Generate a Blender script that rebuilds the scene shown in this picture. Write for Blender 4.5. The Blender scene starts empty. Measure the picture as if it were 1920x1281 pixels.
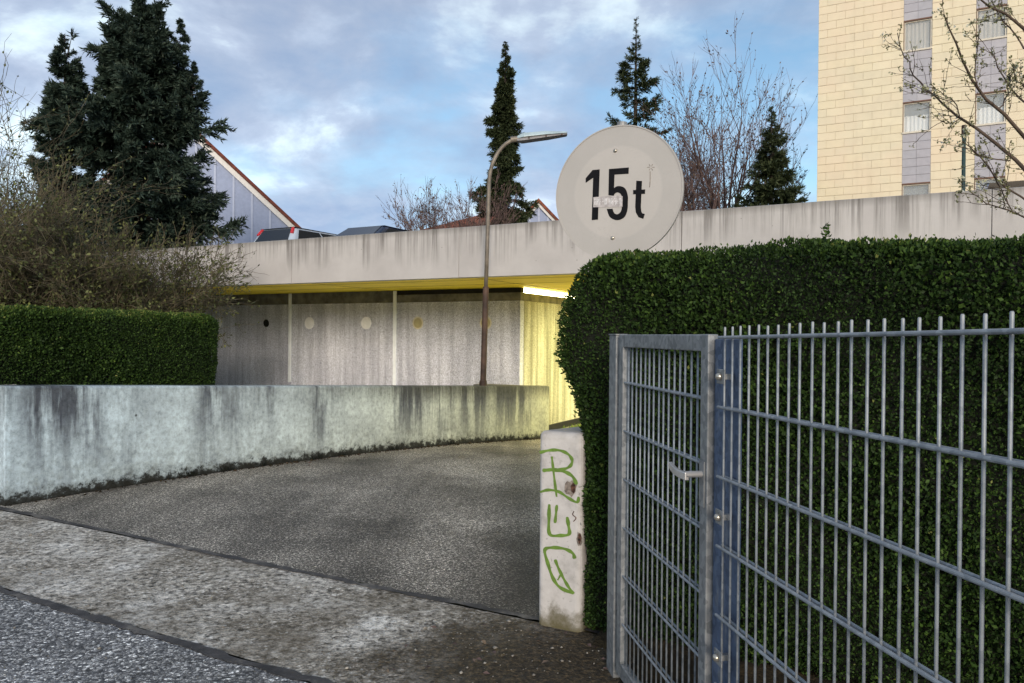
import bpy, bmesh, math, random
import numpy as np
from mathutils import Vector, Matrix

R = math.radians
rng = np.random.default_rng(11)
random.seed(11)
scene = bpy.context.scene
col = scene.collection

# ------------------------------------------------------------------ camera
cam_d = bpy.data.cameras.new('camera')
cam = bpy.data.objects.new('camera', cam_d)
col.objects.link(cam)
cam_d.sensor_width = 36.0
cam_d.lens = 26.25
cam_d.clip_start = 0.05
cam_d.clip_end = 3000
cam.matrix_world = (Matrix.Translation((0, 0, 1.45)) @ Matrix.Rotation(R(90 - 0.43), 4, 'X')
                    @ Matrix.Rotation(0.008, 4, 'Z'))
scene.camera = cam

# ------------------------------------------------------------------ sky, sun, exposure
SUN_AZ, SUN_EL = 176.0, 14.0
SKY_STRENGTH = 0.10
world = bpy.data.worlds.new('World')
scene.world = world
world.use_nodes = True
wt = world.node_tree
for n in list(wt.nodes):
    wt.nodes.remove(n)


def wn(kind, props=None, ins=None):
    n = wt.nodes.new(kind)
    for k, v in (props or {}).items():
        setattr(n, k, v)
    for k, v in (ins or {}).items():
        if hasattr(v, 'is_output'):
            wt.links.new(v, n.inputs[k])
        else:
            n.inputs[k].default_value = v
    return n


w_out = wn('ShaderNodeOutputWorld')
w_bg = wn('ShaderNodeBackground', ins={'Strength': SKY_STRENGTH})
w_sky = wn('ShaderNodeTexSky', {'sky_type': 'NISHITA', 'sun_disc': False, 'sun_elevation': R(SUN_EL),
                                'sun_rotation': R(SUN_AZ), 'altitude': 300, 'air_density': 1.0,
                                'dust_density': 0.6, 'ozone_density': 1.4})
w_tc = wn('ShaderNodeTexCoord')
w_sep = wn('ShaderNodeSeparateXYZ', ins={0: w_tc.outputs['Generated']})
w_zz = wn('ShaderNodeMath', {'operation': 'ADD'}, {0: w_sep.outputs['Z'], 1: 0.32})
w_zm = wn('ShaderNodeMath', {'operation': 'MAXIMUM'}, {0: w_zz.outputs[0], 1: 0.08})
w_px = wn('ShaderNodeMath', {'operation': 'DIVIDE'}, {0: w_sep.outputs['X'], 1: w_zm.outputs[0]})
w_py = wn('ShaderNodeMath', {'operation': 'DIVIDE'}, {0: w_sep.outputs['Y'], 1: w_zm.outputs[0]})
w_cv = wn('ShaderNodeCombineXYZ', ins={0: w_px.outputs[0], 1: w_py.outputs[0], 2: 3.7})
w_n1 = wn('ShaderNodeTexNoise', ins={'Vector': w_cv.outputs[0], 'Scale': 1.45, 'Detail': 10.0, 'Roughness': 0.55,
                                     'Distortion': 0.15})
w_n2 = wn('ShaderNodeTexNoise', ins={'Vector': w_cv.outputs[0], 'Scale': 2.6, 'Detail': 11.0, 'Roughness': 0.58,
                                     'Distortion': 0.2})


def wramp(fac, stops):
    r = wn('ShaderNodeValToRGB', ins={0: fac})
    e = r.color_ramp.elements
    while len(e) < len(stops):
        e.new(0.5)
    for el, (p, c) in zip(e, stops):
        el.position = p
        el.color = (*c, 1) if len(c) == 3 else c
    return r


w_mask = wramp(w_n1.outputs['Fac'], [(0.37, (0, 0, 0)), (0.44, (0.5, 0.5, 0.5)), (0.52, (0.86, 0.86, 0.86)), (0.62, (0.97, 0.97, 0.97))])
w_cc = wramp(w_n2.outputs['Fac'], [(0.37, (1.75, 2.3, 3.35)), (0.48, (2.3, 2.75, 3.65)), (0.55, (2.9, 3.4, 4.3)),
                                   (0.65, (5.0, 5.9, 6.3))])
# cloud undersides grow brighter towards the horizon, all the way round
w_hz = wn('ShaderNodeMapRange', ins={'Value': w_sep.outputs['Z'], 'From Min': 0.05, 'From Max': 0.42, 'To Min': 1.28, 'To Max': 0.98})
w_cb = wn('ShaderNodeVectorMath', {'operation': 'SCALE'}, {0: w_cc.outputs[0], 'Scale': w_hz.outputs[0]})
w_gam = wn('ShaderNodeMix', {'data_type': 'RGBA', 'blend_type': 'MULTIPLY'},
           {0: 1.0, 6: w_sky.outputs[0], 7: (0.86, 0.95, 0.96, 1)})
w_mix = wn('ShaderNodeMix', {'data_type': 'RGBA'}, {0: w_mask.outputs[0], 6: w_gam.outputs[2], 7: w_cb.outputs[0]})
wt.links.new(w_mix.outputs[2], w_bg.inputs['Color'])
wt.links.new(w_bg.outputs[0], w_out.inputs['Surface'])

sun_d = bpy.data.lights.new('sun', 'SUN')
sun_d.energy = 1.5
sun_d.angle = R(16)
sun_d.color = (1.0, 0.87, 0.72)
sun = bpy.data.objects.new('sun', sun_d)
col.objects.link(sun)
_s = Vector((math.sin(R(SUN_AZ)) * math.cos(R(SUN_EL)), math.cos(R(SUN_AZ)) * math.cos(R(SUN_EL)), math.sin(R(SUN_EL))))
sun.rotation_euler = (-_s).to_track_quat('-Z', 'Y').to_euler()
sun.location = _s * 60

vs = scene.view_settings
vs.view_transform = 'Standard'
vs.look = 'None'
vs.exposure = 0.9
vs.gamma = 1.0
vs.use_curve_mapping = False
scene.render.engine = 'CYCLES'
scene.cycles.use_denoising = True
scene.cycles.max_bounces = 8

# ------------------------------------------------------------------ plan axes: u runs along the street, v away from it
CA, SA = math.cos(R(28)), math.sin(R(28))


def W(u, v, z=0.0):
    return (-CA * u + SA * v, SA * u + CA * v, z)


# ------------------------------------------------------------------ material helper
class Mat:
    def __init__(self, name):
        self.m = bpy.data.materials.new(name)
        self.m.use_nodes = True
        self.t = self.m.node_tree
        self.b = self.t.nodes['Principled BSDF']
        self.tc = None

    def n(self, kind, props=None, ins=None):
        n = self.t.nodes.new(kind)
        for k, v in (props or {}).items():
            setattr(n, k, v)
        for k, v in (ins or {}).items():
            self.put(n.inputs[k], v)
        return n

    def put(self, sock, v):
        if hasattr(v, 'is_output'):
            self.t.links.new(v, sock)
        elif isinstance(v, tuple) and len(v) == 3 and sock.type == 'RGBA':
            sock.default_value = (*v, 1)
        else:
            sock.default_value = v

    def pos(self, sx=1, sy=1, sz=1, rz=0.0, off=(0, 0, 0)):
        if self.tc is None:
            self.tc = self.n('ShaderNodeTexCoord')
        mp = self.n('ShaderNodeMapping', ins={'Vector': self.tc.outputs['Object'], 'Scale': (sx, sy, sz),
                                              'Rotation': (0, 0, rz), 'Location': off})
        return mp.outputs[0]

    def noise(self, scale, detail=4.0, rough=0.55, vec=None, dist=0.0):
        return self.n('ShaderNodeTexNoise', ins={'Vector': vec if vec is not None else self.pos(), 'Scale': scale,
                                                 'Detail': detail, 'Roughness': rough, 'Distortion': dist}).outputs['Fac']

    def vor(self, scale, vec=None, out='Distance', feature='F1', rand=1.0):
        return self.n('ShaderNodeTexVoronoi', {'feature': feature},
                      {'Vector': vec if vec is not None else self.pos(), 'Scale': scale, 'Randomness': rand}).outputs[out]

    def ramp(self, fac, stops, interp='LINEAR'):
        r = self.n('ShaderNodeValToRGB', ins={0: fac})
        r.color_ramp.interpolation = interp
        e = r.color_ramp.elements
        while len(e) < len(stops):
            e.new(0.5)
        for el, (p, c) in zip(e, stops):
            el.position = p
            el.color = (c, c, c, 1) if isinstance(c, (int, float)) else (*c, 1)
        return r.outputs[0]

    def mix(self, fac, a, b, blend='MIX'):
        n = self.n('ShaderNodeMix', {'data_type': 'RGBA', 'blend_type': blend})
        self.put(n.inputs[0], fac)
        self.put(n.inputs[6], a)
        self.put(n.inputs[7], b)
        return n.outputs[2]

    def math(self, op, a, b=0.0, clamp=False):
        n = self.n('ShaderNodeMath', {'operation': op, 'use_clamp': clamp})
        self.put(n.inputs[0], a)
        self.put(n.inputs[1], b)
        return n.outputs[0]

    def attr(self, name):
        return self.n('ShaderNodeAttribute', {'attribute_name': name}).outputs['Fac']

    def vec(self, x, y, z=0.0):
        n = self.n('ShaderNodeCombineXYZ')
        for i, q in enumerate((x, y, z)):
            self.put(n.inputs[i], q)
        return n.outputs[0]

    def bump(self, h, strength=0.3, dist=0.01):
        n = self.n('ShaderNodeBump', ins={'Height': h, 'Strength': strength, 'Distance': dist})
        self.put(self.b.inputs['Normal'], n.outputs[0])

    def set(self, **kw):
        names = {'color': 'Base Color', 'rough': 'Roughness', 'metal': 'Metallic', 'spec': 'Specular IOR Level',
                 'emit': 'Emission Color', 'estr': 'Emission Strength', 'trans': 'Transmission Weight', 'alpha': 'Alpha'}
        for k, v in kw.items():
            self.put(self.b.inputs[names[k]], v)
        return self


def plain(name, c, rough=0.6, metal=0.0, var=0.12, scale=6.0, bump=0.0, spec=0.4):
    M = Mat(name)
    f = M.noise(scale, 5)
    lo = tuple(x * (1 - var * 1.6) for x in c)
    hi = tuple(min(1, x * (1 + var)) for x in c)
    M.set(color=M.ramp(f, [(0.3, lo), (0.7, hi)]), rough=rough, metal=metal, spec=spec)
    if bump:
        M.bump(M.noise(scale * 12, 4), bump, 0.01)
    return M.m


MT = {}


def build_materials():
    # dark driveway asphalt with fine grit and faint wheel tracks along the drive
    M = Mat('driveway_asphalt')
    grit = M.vor(150, out='Color')
    g1 = M.n('ShaderNodeSeparateColor', ins={0: grit}).outputs[0]
    base = M.ramp(g1, [(0.0, (.035, .031, .026)), (0.45, (.10, .089, .074)), (0.75, (.185, .165, .138)), (0.95, (.46, .42, .36))])
    track = M.noise(1.0, 3, 0.5, M.pos(1.6, 0.12, 1, rz=R(28)))
    patch = M.noise(0.8, 5)
    k = M.math('MULTIPLY', M.ramp(track, [(0.36, 0.62), (0.62, 1.25)]), M.ramp(patch, [(0.34, 0.5), (0.48, 0.88), (0.64, 1.3)]))
    c = M.mix(1.0, base, M.vec(k, k, k), 'MULTIPLY')
    fine = M.noise(48, 4, 0.8)
    c = M.mix(1.0, c, M.ramp(fine, [(0.36, 0.45), (0.5, 1.3), (0.64, 2.9)]), 'MULTIPLY')
    # darker patch of asphalt beside the low wall
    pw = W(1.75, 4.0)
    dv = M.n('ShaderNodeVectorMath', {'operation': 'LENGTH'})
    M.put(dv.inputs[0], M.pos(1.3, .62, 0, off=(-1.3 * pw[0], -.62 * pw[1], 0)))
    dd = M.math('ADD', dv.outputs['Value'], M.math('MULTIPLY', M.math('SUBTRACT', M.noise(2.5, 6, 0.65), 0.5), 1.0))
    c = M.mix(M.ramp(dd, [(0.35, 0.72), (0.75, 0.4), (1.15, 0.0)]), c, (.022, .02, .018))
    M.set(color=c, rough=M.ramp(fine, [(0.3, 0.62), (0.7, 0.9)]), spec=0.35)
    M.bump(M.math('ADD', M.vor(150), M.noise(40, 3)), 0.55, 0.008)
    MT['driveway'] = M.m

    # worn pale sidewalk, eroded cement with moss and soil stains
    M = Mat('sidewalk_concrete')
    n1 = M.noise(2.2, 7, 0.62)
    n2 = M.noise(24, 6, 0.74, M.pos(1, 1, 1), 0.4)
    n3 = M.noise(0.9, 5, 0.6, M.pos(off=(3, 1, 0)))
    v1 = M.vor(75, out='Color')
    s1 = M.n('ShaderNodeSeparateColor', ins={0: v1}).outputs[0]
    stone = M.ramp(s1, [(0.0, (.09, .08, .064)), (0.4, (.28, .25, .21)), (0.85, (.46, .42, .365)), (1.0, (.82, .79, .74))])
    cem = M.ramp(n1, [(0.32, (.2, .178, .142)), (0.44, (.39, .355, .30)), (0.54, (.56, .525, .47)), (0.66, (.70, .67, .62))])
    c = M.mix(M.ramp(n1, [(0.38, 0.75), (0.62, 0.18)]), cem, stone)
    pit = M.ramp(n2, [(0.37, 0.12), (0.46, 0.75), (0.58, 1.55)])
    c = M.mix(1.0, c, pit, 'MULTIPLY')
    moss = M.ramp(n3, [(0.48, 0.0), (0.62, 0.8)])
    c = M.mix(moss, c, M.mix(n2, (.07, .056, .034), (.17, .135, .09)))
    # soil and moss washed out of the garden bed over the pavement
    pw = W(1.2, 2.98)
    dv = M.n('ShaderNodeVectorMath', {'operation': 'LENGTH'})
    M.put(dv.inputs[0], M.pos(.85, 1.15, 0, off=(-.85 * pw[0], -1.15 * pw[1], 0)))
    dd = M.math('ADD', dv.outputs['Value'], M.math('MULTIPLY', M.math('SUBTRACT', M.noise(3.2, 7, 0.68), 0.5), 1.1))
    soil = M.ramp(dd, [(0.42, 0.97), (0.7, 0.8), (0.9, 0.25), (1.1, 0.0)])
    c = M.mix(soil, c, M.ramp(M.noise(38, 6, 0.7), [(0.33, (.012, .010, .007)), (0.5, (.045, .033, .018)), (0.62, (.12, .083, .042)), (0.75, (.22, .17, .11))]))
    M.set(color=c, rough=0.88, spec=0.3)
    M.bump(M.math('ADD', n2, M.math('MULTIPLY', M.vor(75), 0.6)), 0.9, 0.014)
    MT['sidewalk'] = M.m

    # coarse bluish street asphalt with pale stones
    M = Mat('street_asphalt')
    wv = M.n('ShaderNodeVectorMath', {'operation': 'ADD'}, {0: M.pos(), 1: M.n('ShaderNodeTexNoise', ins={'Vector': M.pos(), 'Scale': 45.0, 'Detail': 3.0}).outputs['Color']})
    wv.inputs[1].default_value = (0, 0, 0)
    wn_ = M.n('ShaderNodeVectorMath', {'operation': 'SCALE'}, {0: wv.inputs[1].links[0].from_socket, 'Scale': 0.022})
    M.t.links.new(wn_.outputs[0], wv.inputs[1])
    wv = wv.outputs[0]
    va = M.vor(82, wv, out='Color')
    s1 = M.n('ShaderNodeSeparateColor', ins={0: va}).outputs[0]
    c = M.ramp(s1, [(0.0, (.05, .05, .051)), (0.4, (.15, .148, .148)), (0.75, (.29, .285, .275)), (0.92, (.5, .49, .47)), (1.0, (.7, .69, .66))])
    d = M.vor(82, wv, feature='DISTANCE_TO_EDGE')
    c = M.mix(M.ramp(d, [(0.02, 0.85), (0.13, 0.0)]), c, (.022, .022, .025))
    c = M.mix(1.0, c, M.ramp(M.noise(3, 5), [(0.3, 0.75), (0.7, 1.45)]), 'MULTIPLY')
    c = M.mix(1.0, c, M.ramp(M.noise(34, 4, 0.8), [(0.36, 0.35), (0.5, 1.2), (0.62, 2.4)]), 'MULTIPLY')
    M.set(color=c, rough=0.75, spec=0.4)
    M.bump(d, 0.7, 0.01)
    MT['street'] = M.m

    M = Mat('dark_soil')
    n1 = M.noise(5, 8, 0.65)
    n2 = M.noise(60, 4, 0.7)
    c = M.ramp(n1, [(0.3, (.012, .010, .006)), (0.5, (.035, .026, .014)), (0.62, (.07, .048, .022)), (0.75, (.12, .1, .07))])
    c = M.mix(1.0, c, M.ramp(n2, [(0.3, 0.4), (0.7, 1.6)]), 'MULTIPLY')
    M.set(color=c, rough=0.95, spec=0.2)
    M.bump(M.math('ADD', n1, n2), 0.9, 0.03)
    MT['soil'] = M.m
    M = Mat('tar_joint')
    n1 = M.noise(4.5, 6, 0.7)
    M.set(color=M.ramp(n1, [(0.36, (.022, .021, .022)), (0.52, (.06, .055, .055)), (0.66, (.17, .155, .135))]), rough=0.8)
    M.bump(M.noise(60, 4, 0.7), 0.6, 0.01)
    MT['tar'] = M.m

    M = Mat('meadow')
    c = M.ramp(M.noise(3, 6), [(0.3, (.025, .04, .012)), (0.7, (.07, .085, .03))])
    M.set(color=c, rough=0.95)
    MT['meadow'] = M.m

    # ramp wall: pale lime washed concrete, algae and soot runs from the coping, mould along the foot
    M = Mat('stained_retaining_concrete')
    t, hb, dt = M.attr('t'), M.attr('hb'), M.attr('dt')
    v2 = M.vec(t, hb)
    def nz(sx, sy, sc, det=6, ro=0.6, o=0.0):
        return M.noise(sc, det, ro, M.vec(M.math('MULTIPLY', t, sx), M.math('ADD', M.math('MULTIPLY', hb, sy), o)))
    cloud = nz(1, 1, 2.2, 7, 0.62)
    tone = M.ramp(M.math('DIVIDE', t, 9.3), [(0.0, (.58, .71, .78)), (0.25, (.61, .71, .73)), (0.55, (.60, .65, .57)), (1.0, (.50, .50, .34))])  # painted in: skylight blue at near end, algae and yellow garage light far
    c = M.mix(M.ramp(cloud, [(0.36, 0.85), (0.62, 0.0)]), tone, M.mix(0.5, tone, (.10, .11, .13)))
    streak = nz(2.2, 0.26, 2.0, 7, 0.66, 4.0)
    broad = nz(0.75, 0.10, 1.5, 4, 0.5, 9.0)
    fine = nz(14, 0.5, 2.0, 5, 0.65)
    topf = M.ramp(dt, [(0.0, 1.0), (0.2, 0.95), (0.55, 0.6), (0.95, 0.2)])
    s = M.math('MULTIPLY', M.ramp(streak, [(0.40, 0.0), (0.54, 1.0)]), M.ramp(broad, [(0.43, 0.06), (0.54, 1.0)]))
    s = M.math('ADD', s, M.math('MULTIPLY', M.ramp(fine, [(0.5, 0.0), (0.7, 0.5)]), M.ramp(broad, [(0.4, 0.1), (0.6, 0.7)])))
    s = M.math('MULTIPLY', s, topf, True)
    c = M.mix(M.math('MULTIPLY', s, 0.93), c, (.045, .05, .068))
    grime = M.ramp(nz(6, 6, 1.6, 7, 0.7), [(0.45, 0.0), (0.7, 0.8)])
    rim = M.math('MULTIPLY', M.ramp(dt, [(0.0, 1.0), (0.10, 0.75), (0.28, 0.0)]), M.ramp(M.math('DIVIDE', t, 9.3), [(0.3, 0.15), (0.6, 1.0)]))
    c = M.mix(M.math('MULTIPLY', rim, M.ramp(fine, [(0.3, 0.4), (0.6, 1.0)])), c, (.055, .055, .04))
    c = M.mix(M.math('MULTIPLY', grime, M.ramp(hb, [(0.0, 1.0), (0.4, 0.15), (1.0, 0.2)])), c, (.12, .125, .09))
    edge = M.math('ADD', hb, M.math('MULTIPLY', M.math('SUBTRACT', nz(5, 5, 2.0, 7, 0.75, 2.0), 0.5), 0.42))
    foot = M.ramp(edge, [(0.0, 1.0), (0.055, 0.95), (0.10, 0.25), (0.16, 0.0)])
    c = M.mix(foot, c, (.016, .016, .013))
    mott = M.ramp(nz(9, 7, 2.4, 7, 0.78, 6.0), [(0.34, 0.62), (0.5, 1.0), (0.64, 1.22)])
    c = M.mix(1.0, c, mott, 'MULTIPLY')
    holes = M.vor(1.7, M.vec(M.math('MULTIPLY', t, 1.0), M.math('MULTIPLY', hb, 1.0)))
    c = M.mix(M.ramp(holes, [(0.022, 0.85), (0.03, 0.0)]), c, (.03, .03, .03))
    M.set(color=c, rough=0.9, spec=0.25)
    M.bump(M.math('ADD', nz(9, 9, 3, 6, 0.7), M.math('MULTIPLY', cloud, 0.6)), 0.35, 0.012)
    MT['rampwall'] = M.m

    # parapet: smooth light fair-faced concrete with short run marks under the edge
    M = Mat('parapet_concrete')
    t, dt = M.attr('t'), M.attr('dt')
    def nz(sx, sy, sc, det=6, ro=0.6, o=0.0):
        return M.noise(sc, det, ro, M.vec(M.math('MULTIPLY', t, sx), M.math('ADD', M.math('MULTIPLY', dt, sy), o)))
    base = M.ramp(nz(1, 1, 1.2, 6), [(0.3, (.44, .415, .40)), (0.7, (.54, .515, .495))])
    st = M.ramp(nz(3.0, 0.10, 1.7, 7, 0.68), [(0.48, 0.0), (0.6, 1.0)])
    st2 = M.ramp(nz(8, 0.12, 1.9, 6, 0.65, 3.0), [(0.5, 0.0), (0.64, 1.0)])
    ln = M.ramp(nz(1.1, 0.02, 1.6, 3, 0.5, 7.0), [(0.3, 0.25), (0.62, 0.75)])
    f = M.ramp(M.math('DIVIDE', dt, ln), [(0.0, 1.0), (0.3, 0.8), (0.7, 0.4), (1.0, 0.0)])
    s = M.math('MULTIPLY', M.math('MAXIMUM', st, M.math('MULTIPLY', st2, 0.75)), f)
    c = M.mix(M.math('MULTIPLY', s, 0.8), base, (.09, .08, .07))
    c = M.mix(M.ramp(dt, [(0.0, 0.6), (0.05, 0.35), (0.12, 0.0)]), c, (.16, .15, .135))
    pits = M.vor(4.5, M.vec(t, dt))
    c = M.mix(M.ramp(pits, [(0.035, 0.7), (0.05, 0.0)]), c, (.18, .17, .15))
    M.set(color=c, rough=0.85, spec=0.3)
    M.bump(nz(12, 12, 2, 5), 0.15, 0.01)
    MT['parapet'] = M.m

    # exposed aggregate panels with rain streaks
    def aggregate(name, a, b, dark):
        M = Mat(name)
        p = M.pos()
        spk = M.noise(55, 3, 0.8)
        stre = M.noise(1.0, 6, 0.62, M.pos(5.5, 5.5, 0.28))
        stre2 = M.noise(1.0, 5, 0.6, M.pos(1.4, 1.4, 0.35))
        c = M.ramp(M.noise(1.1, 5), [(0.3, a), (0.7, b)])
        c = M.mix(M.ramp(stre, [(0.40, 0.7), (0.58, 0.0)]), c, dark)
        c = M.mix(M.ramp(stre2, [(0.35, 0.5), (0.6, 0.0)]), c, dark)
        c = M.mix(1.0, c, M.ramp(spk, [(0.36, 0.42), (0.5, 1.0), (0.64, 1.5)]), 'MULTIPLY')
        M.set(color=c, rough=0.92, spec=0.2)
        M.bump(spk, 0.5, 0.015)
        return M.m
    MT['aggregate'] = aggregate('aggregate_panel', (.54, .555, .635), (.66, .67, .735), (.35, .355, .41))
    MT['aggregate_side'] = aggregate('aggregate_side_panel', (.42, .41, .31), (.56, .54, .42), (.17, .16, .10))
    MT['band'] = plain('wall_band_concrete', (.17, .165, .14), 0.9, var=0.35, scale=4, bump=0.3)
    MT['black'] = plain('black_bitumen', (.012, .012, .013), 0.8, var=0.2)
    MT['hole'] = plain('dark_hollow', (.004, .004, .004), 0.9)
    MT['soffit'] = plain('yellow_soffit_paint', (.92, .72, .04), 0.6, var=0.10, scale=0.8)
    MT['soffit_line'] = plain('yellow_soffit_joint', (.36, .25, .02), 0.8, var=0.2)
    MT['white_strip'] = plain('white_profile', (.82, .86, .90), 0.5, var=0.05)
    MT['disc_white'] = plain('white_cover', (.84, .84, .85), 0.6, var=0.06)
    MT['disc_beige'] = plain('beige_cover', (.40, .35, .19), 0.7, var=0.12)
    MT['disc_ring'] = plain('cream_ring', (.62, .57, .42), 0.6, var=0.08)
    MT['deck'] = plain('deck_asphalt', (.08, .08, .08), 0.9)
    MT['inner'] = plain('garage_inner_wall', (.45, .44, .38), 0.85)
    MT['bounce_floor'] = plain('pale_bounce_concrete', (.66, .65, .62), 0.85, var=.08)  # pale so that the unseen strip throws light upwards

    # white painted low wall with grime
    M = Mat('whitewashed_low_wall')
    n1 = M.noise(9, 7, 0.65)
    n2 = M.noise(40, 5, 0.7)
    c = M.ramp(n1, [(0.3, (.36, .34, .32)), (0.5, (.52, .495, .475)), (0.75, (.60, .575, .555))])
    spots = M.ramp(n2, [(0.30, 0.85), (0.40, 0.0)])
    c = M.mix(M.math('MULTIPLY', spots, M.ramp(M.noise(5, 4), [(0.38, 0.0), (0.56, 1.0)])), c, (.13, .12, .1))
    sep = M.n('ShaderNodeSeparateXYZ', ins={0: M.pos()})
    h = M.math('ADD', sep.outputs[2], M.math('MULTIPLY', M.math('SUBTRACT', n1, 0.5), 0.35))
    c = M.mix(M.ramp(h, [(0.0, 0.95), (0.05, 0.75), (0.12, 0.0)]), c, (.10, .085, .035))
    h2 = M.math('SUBTRACT', sep.outputs[2], M.math('MULTIPLY', M.noise(22, 4), 0.22))
    c = M.mix(M.ramp(h2, [(0.80, 0.0), (0.93, 0.45)]), c, (.2, .18, .15))
    M.set(color=c, rough=0.85, spec=0.3)
    M.bump(n2, 0.3, 0.006)
    MT['lowwall'] = M.m
    MT['spray'] = plain('green_spray', (.13, .225, .035), 0.6, var=0.18, scale=30)
    MT['rust'] = plain('rusty_break', (.12, .055, .035), 0.9, var=0.6, scale=60, bump=0.6)
    MT['chip'] = plain('chipped_plaster', (.30, .25, .21), 0.95, var=0.4, scale=60, bump=0.6)

    # hot-dip galvanised steel
    def galv(name, a, b, metal=0.35):
        M = Mat(name)
        sp = M.vor(55, out='Color')
        s = M.n('ShaderNodeSeparateColor', ins={0: sp}).outputs[0]
        n = M.noise(14, 5, 0.7)
        c = M.ramp(M.math('ADD', M.math('MULTIPLY', s, 0.45), M.math('MULTIPLY', n, 0.6)), [(0.25, a), (0.75, b)])
        c = M.mix(M.ramp(M.noise(30, 4, 0.7, M.pos(1, 1, .3)), [(0.56, 0.0), (0.72, 0.5)]), c, (.36, .36, .35))
        M.set(color=c, metal=metal, rough=M.ramp(n, [(0.3, 0.42), (0.7, 0.62)]), spec=0.5)
        M.bump(n, 0.06, 0.002)
        return M.m
    MT['galv'] = galv('galvanised_steel', (.16, .168, .175), (.32, .325, .325))
    MT['galv_blue'] = galv('sky_tinted_galvanised_plate', (.06, .09, .155), (.13, .18, .28), 0.45)  # the sky's blue reflection is put into the plate's base colour
    MT['wire'] = galv('galvanised_wire', (.20, .22, .24), (.35, .37, .385), 0.3)
    MT['alu'] = plain('brushed_aluminium', (.62, .60, .58), 0.35, 0.7, var=0.05)
    MT['bolt'] = plain('stainless_bolt', (.55, .50, .42), 0.3, 0.85, var=0.1)

    # faded traffic sign face
    M = Mat('faded_sign_face')
    n1 = M.noise(3.5, 5)
    n2 = M.noise(26, 5, 0.6)
    tc = M.n('ShaderNodeTexCoord').outputs['Object']
    ln = M.n('ShaderNodeVectorMath', {'operation': 'LENGTH'})
    M.put(ln.inputs[0], tc)
    d = ln.outputs['Value']
    ringc = M.ramp(n1, [(0.3, (.40, .38, .355)), (0.7, (.45, .425, .40))])
    inc = M.ramp(n1, [(0.3, (.44, .415, .385)), (0.7, (.49, .46, .43))])
    c = M.mix(M.ramp(M.math('ADD', d, M.math('MULTIPLY', n2, 0.004)), [(0.268, 0.0), (0.274, 1.0)]), inc, ringc)
    c = M.mix(M.ramp(d, [(0.268, 0.0), (0.272, 0.5), (0.276, 0.0)]), c, (.48, .455, .43))
    scr = M.ramp(M.noise(9, 7, 0.7, dist=1.6), [(0.49, 0.0), (0.5, 0.35), (0.51, 0.0)])
    c = M.mix(M.math('MULTIPLY', scr, M.ramp(n1, [(0.45, 0.0), (0.6, 1.0)])), c, (.30, .28, .26))
    M.set(color=c, rough=0.55, spec=0.4)
    MT['signface'] = M.m
    MT['signink'] = plain('black_sign_ink', (.007, .007, .009), 0.75, var=0.25, scale=20, spec=.15)
    MT['sticker'] = plain('torn_sticker', (.47, .43, .42), 0.6, var=0.25, scale=35)
    MT['sticker_ink'] = plain('sticker_print', (.66, .64, .64), 0.6, var=0.2, scale=60)

    MT['pole_rust'] = plain('brown_lamp_post', (.075, .042, .028), 0.65, var=0.4, scale=5)
    MT['pole_grey'] = plain('weathered_lamp_tube', (.24, .205, .165), 0.55, 0.2, var=0.35, scale=4)
    MT['lamp_body'] = plain('grey_lamp_housing', (.30, .28, .27), 0.5, 0.2)
    MT['lamp_glass'] = plain('cloudy_lamp_bowl', (.40, .50, .54), 0.3, var=0.15)
    MT['green_pole'] = plain('dark_green_pole', (.012, .045, .045), 0.5)

    # foliage: colour varies leaf by leaf
    def leafmat(name, stops, rough=0.5, spec=0.35, transl=0.12):
        M = Mat(name)
        c = M.ramp(M.attr('rnd'), stops)
        M.set(color=c, rough=rough, spec=spec)
        if transl:
            tr = M.n('ShaderNodeBsdfTranslucent')
            M.put(tr.inputs['Color'], c)
            mx = M.n('ShaderNodeMixShader', ins={0: transl, 1: M.b.outputs[0], 2: tr.outputs[0]})
            out = [n for n in M.t.nodes if n.type == 'OUTPUT_MATERIAL'][0]
            M.t.links.new(mx.outputs[0], out.inputs['Surface'])
        return M.m
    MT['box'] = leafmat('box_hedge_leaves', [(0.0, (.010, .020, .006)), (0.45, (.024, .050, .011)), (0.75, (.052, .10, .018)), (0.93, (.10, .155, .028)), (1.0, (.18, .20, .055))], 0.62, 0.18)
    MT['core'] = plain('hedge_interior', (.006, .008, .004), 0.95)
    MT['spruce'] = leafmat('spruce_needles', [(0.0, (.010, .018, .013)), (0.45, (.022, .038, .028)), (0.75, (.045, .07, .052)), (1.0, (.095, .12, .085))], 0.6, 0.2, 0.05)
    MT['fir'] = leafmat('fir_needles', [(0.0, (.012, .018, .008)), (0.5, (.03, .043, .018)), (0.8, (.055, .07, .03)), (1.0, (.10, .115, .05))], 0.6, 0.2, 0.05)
    MT['bark'] = plain('dark_bark', (.045, .035, .027), 0.9, var=0.4, scale=9)
    MT['twig'] = plain('brown_twigs', (.085, .06, .044), 0.85, var=0.45, scale=3)
    MT['twig_green'] = plain('lichen_green_twigs', (.12, .10, .06), 0.85, var=0.5, scale=2.5)
    MT['twig_pink'] = plain('reddish_twigs', (.155, .102, .094), 0.85, var=0.4, scale=1.5)
    MT['bud'] = leafmat('brown_buds', [(0.0, (.07, .045, .042)), (0.6, (.12, .08, .072)), (1.0, (.17, .13, .09))], 0.7, 0.2, 0.0)
    MT['youngleaf'] = leafmat('small_olive_leaves', [(0.0, (.045, .055, .02)), (0.5, (.085, .10, .035)), (1.0, (.18, .19, .07))], 0.6, 0.25, 0.1)
    MT['blossom'] = leafmat('blossom_buds', [(0.0, (.13, .13, .05)), (0.5, (.26, .26, .12)), (0.8, (.5, .5, .36)), (1.0, (.72, .72, .64))], 0.6, 0.25, 0.2)
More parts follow.
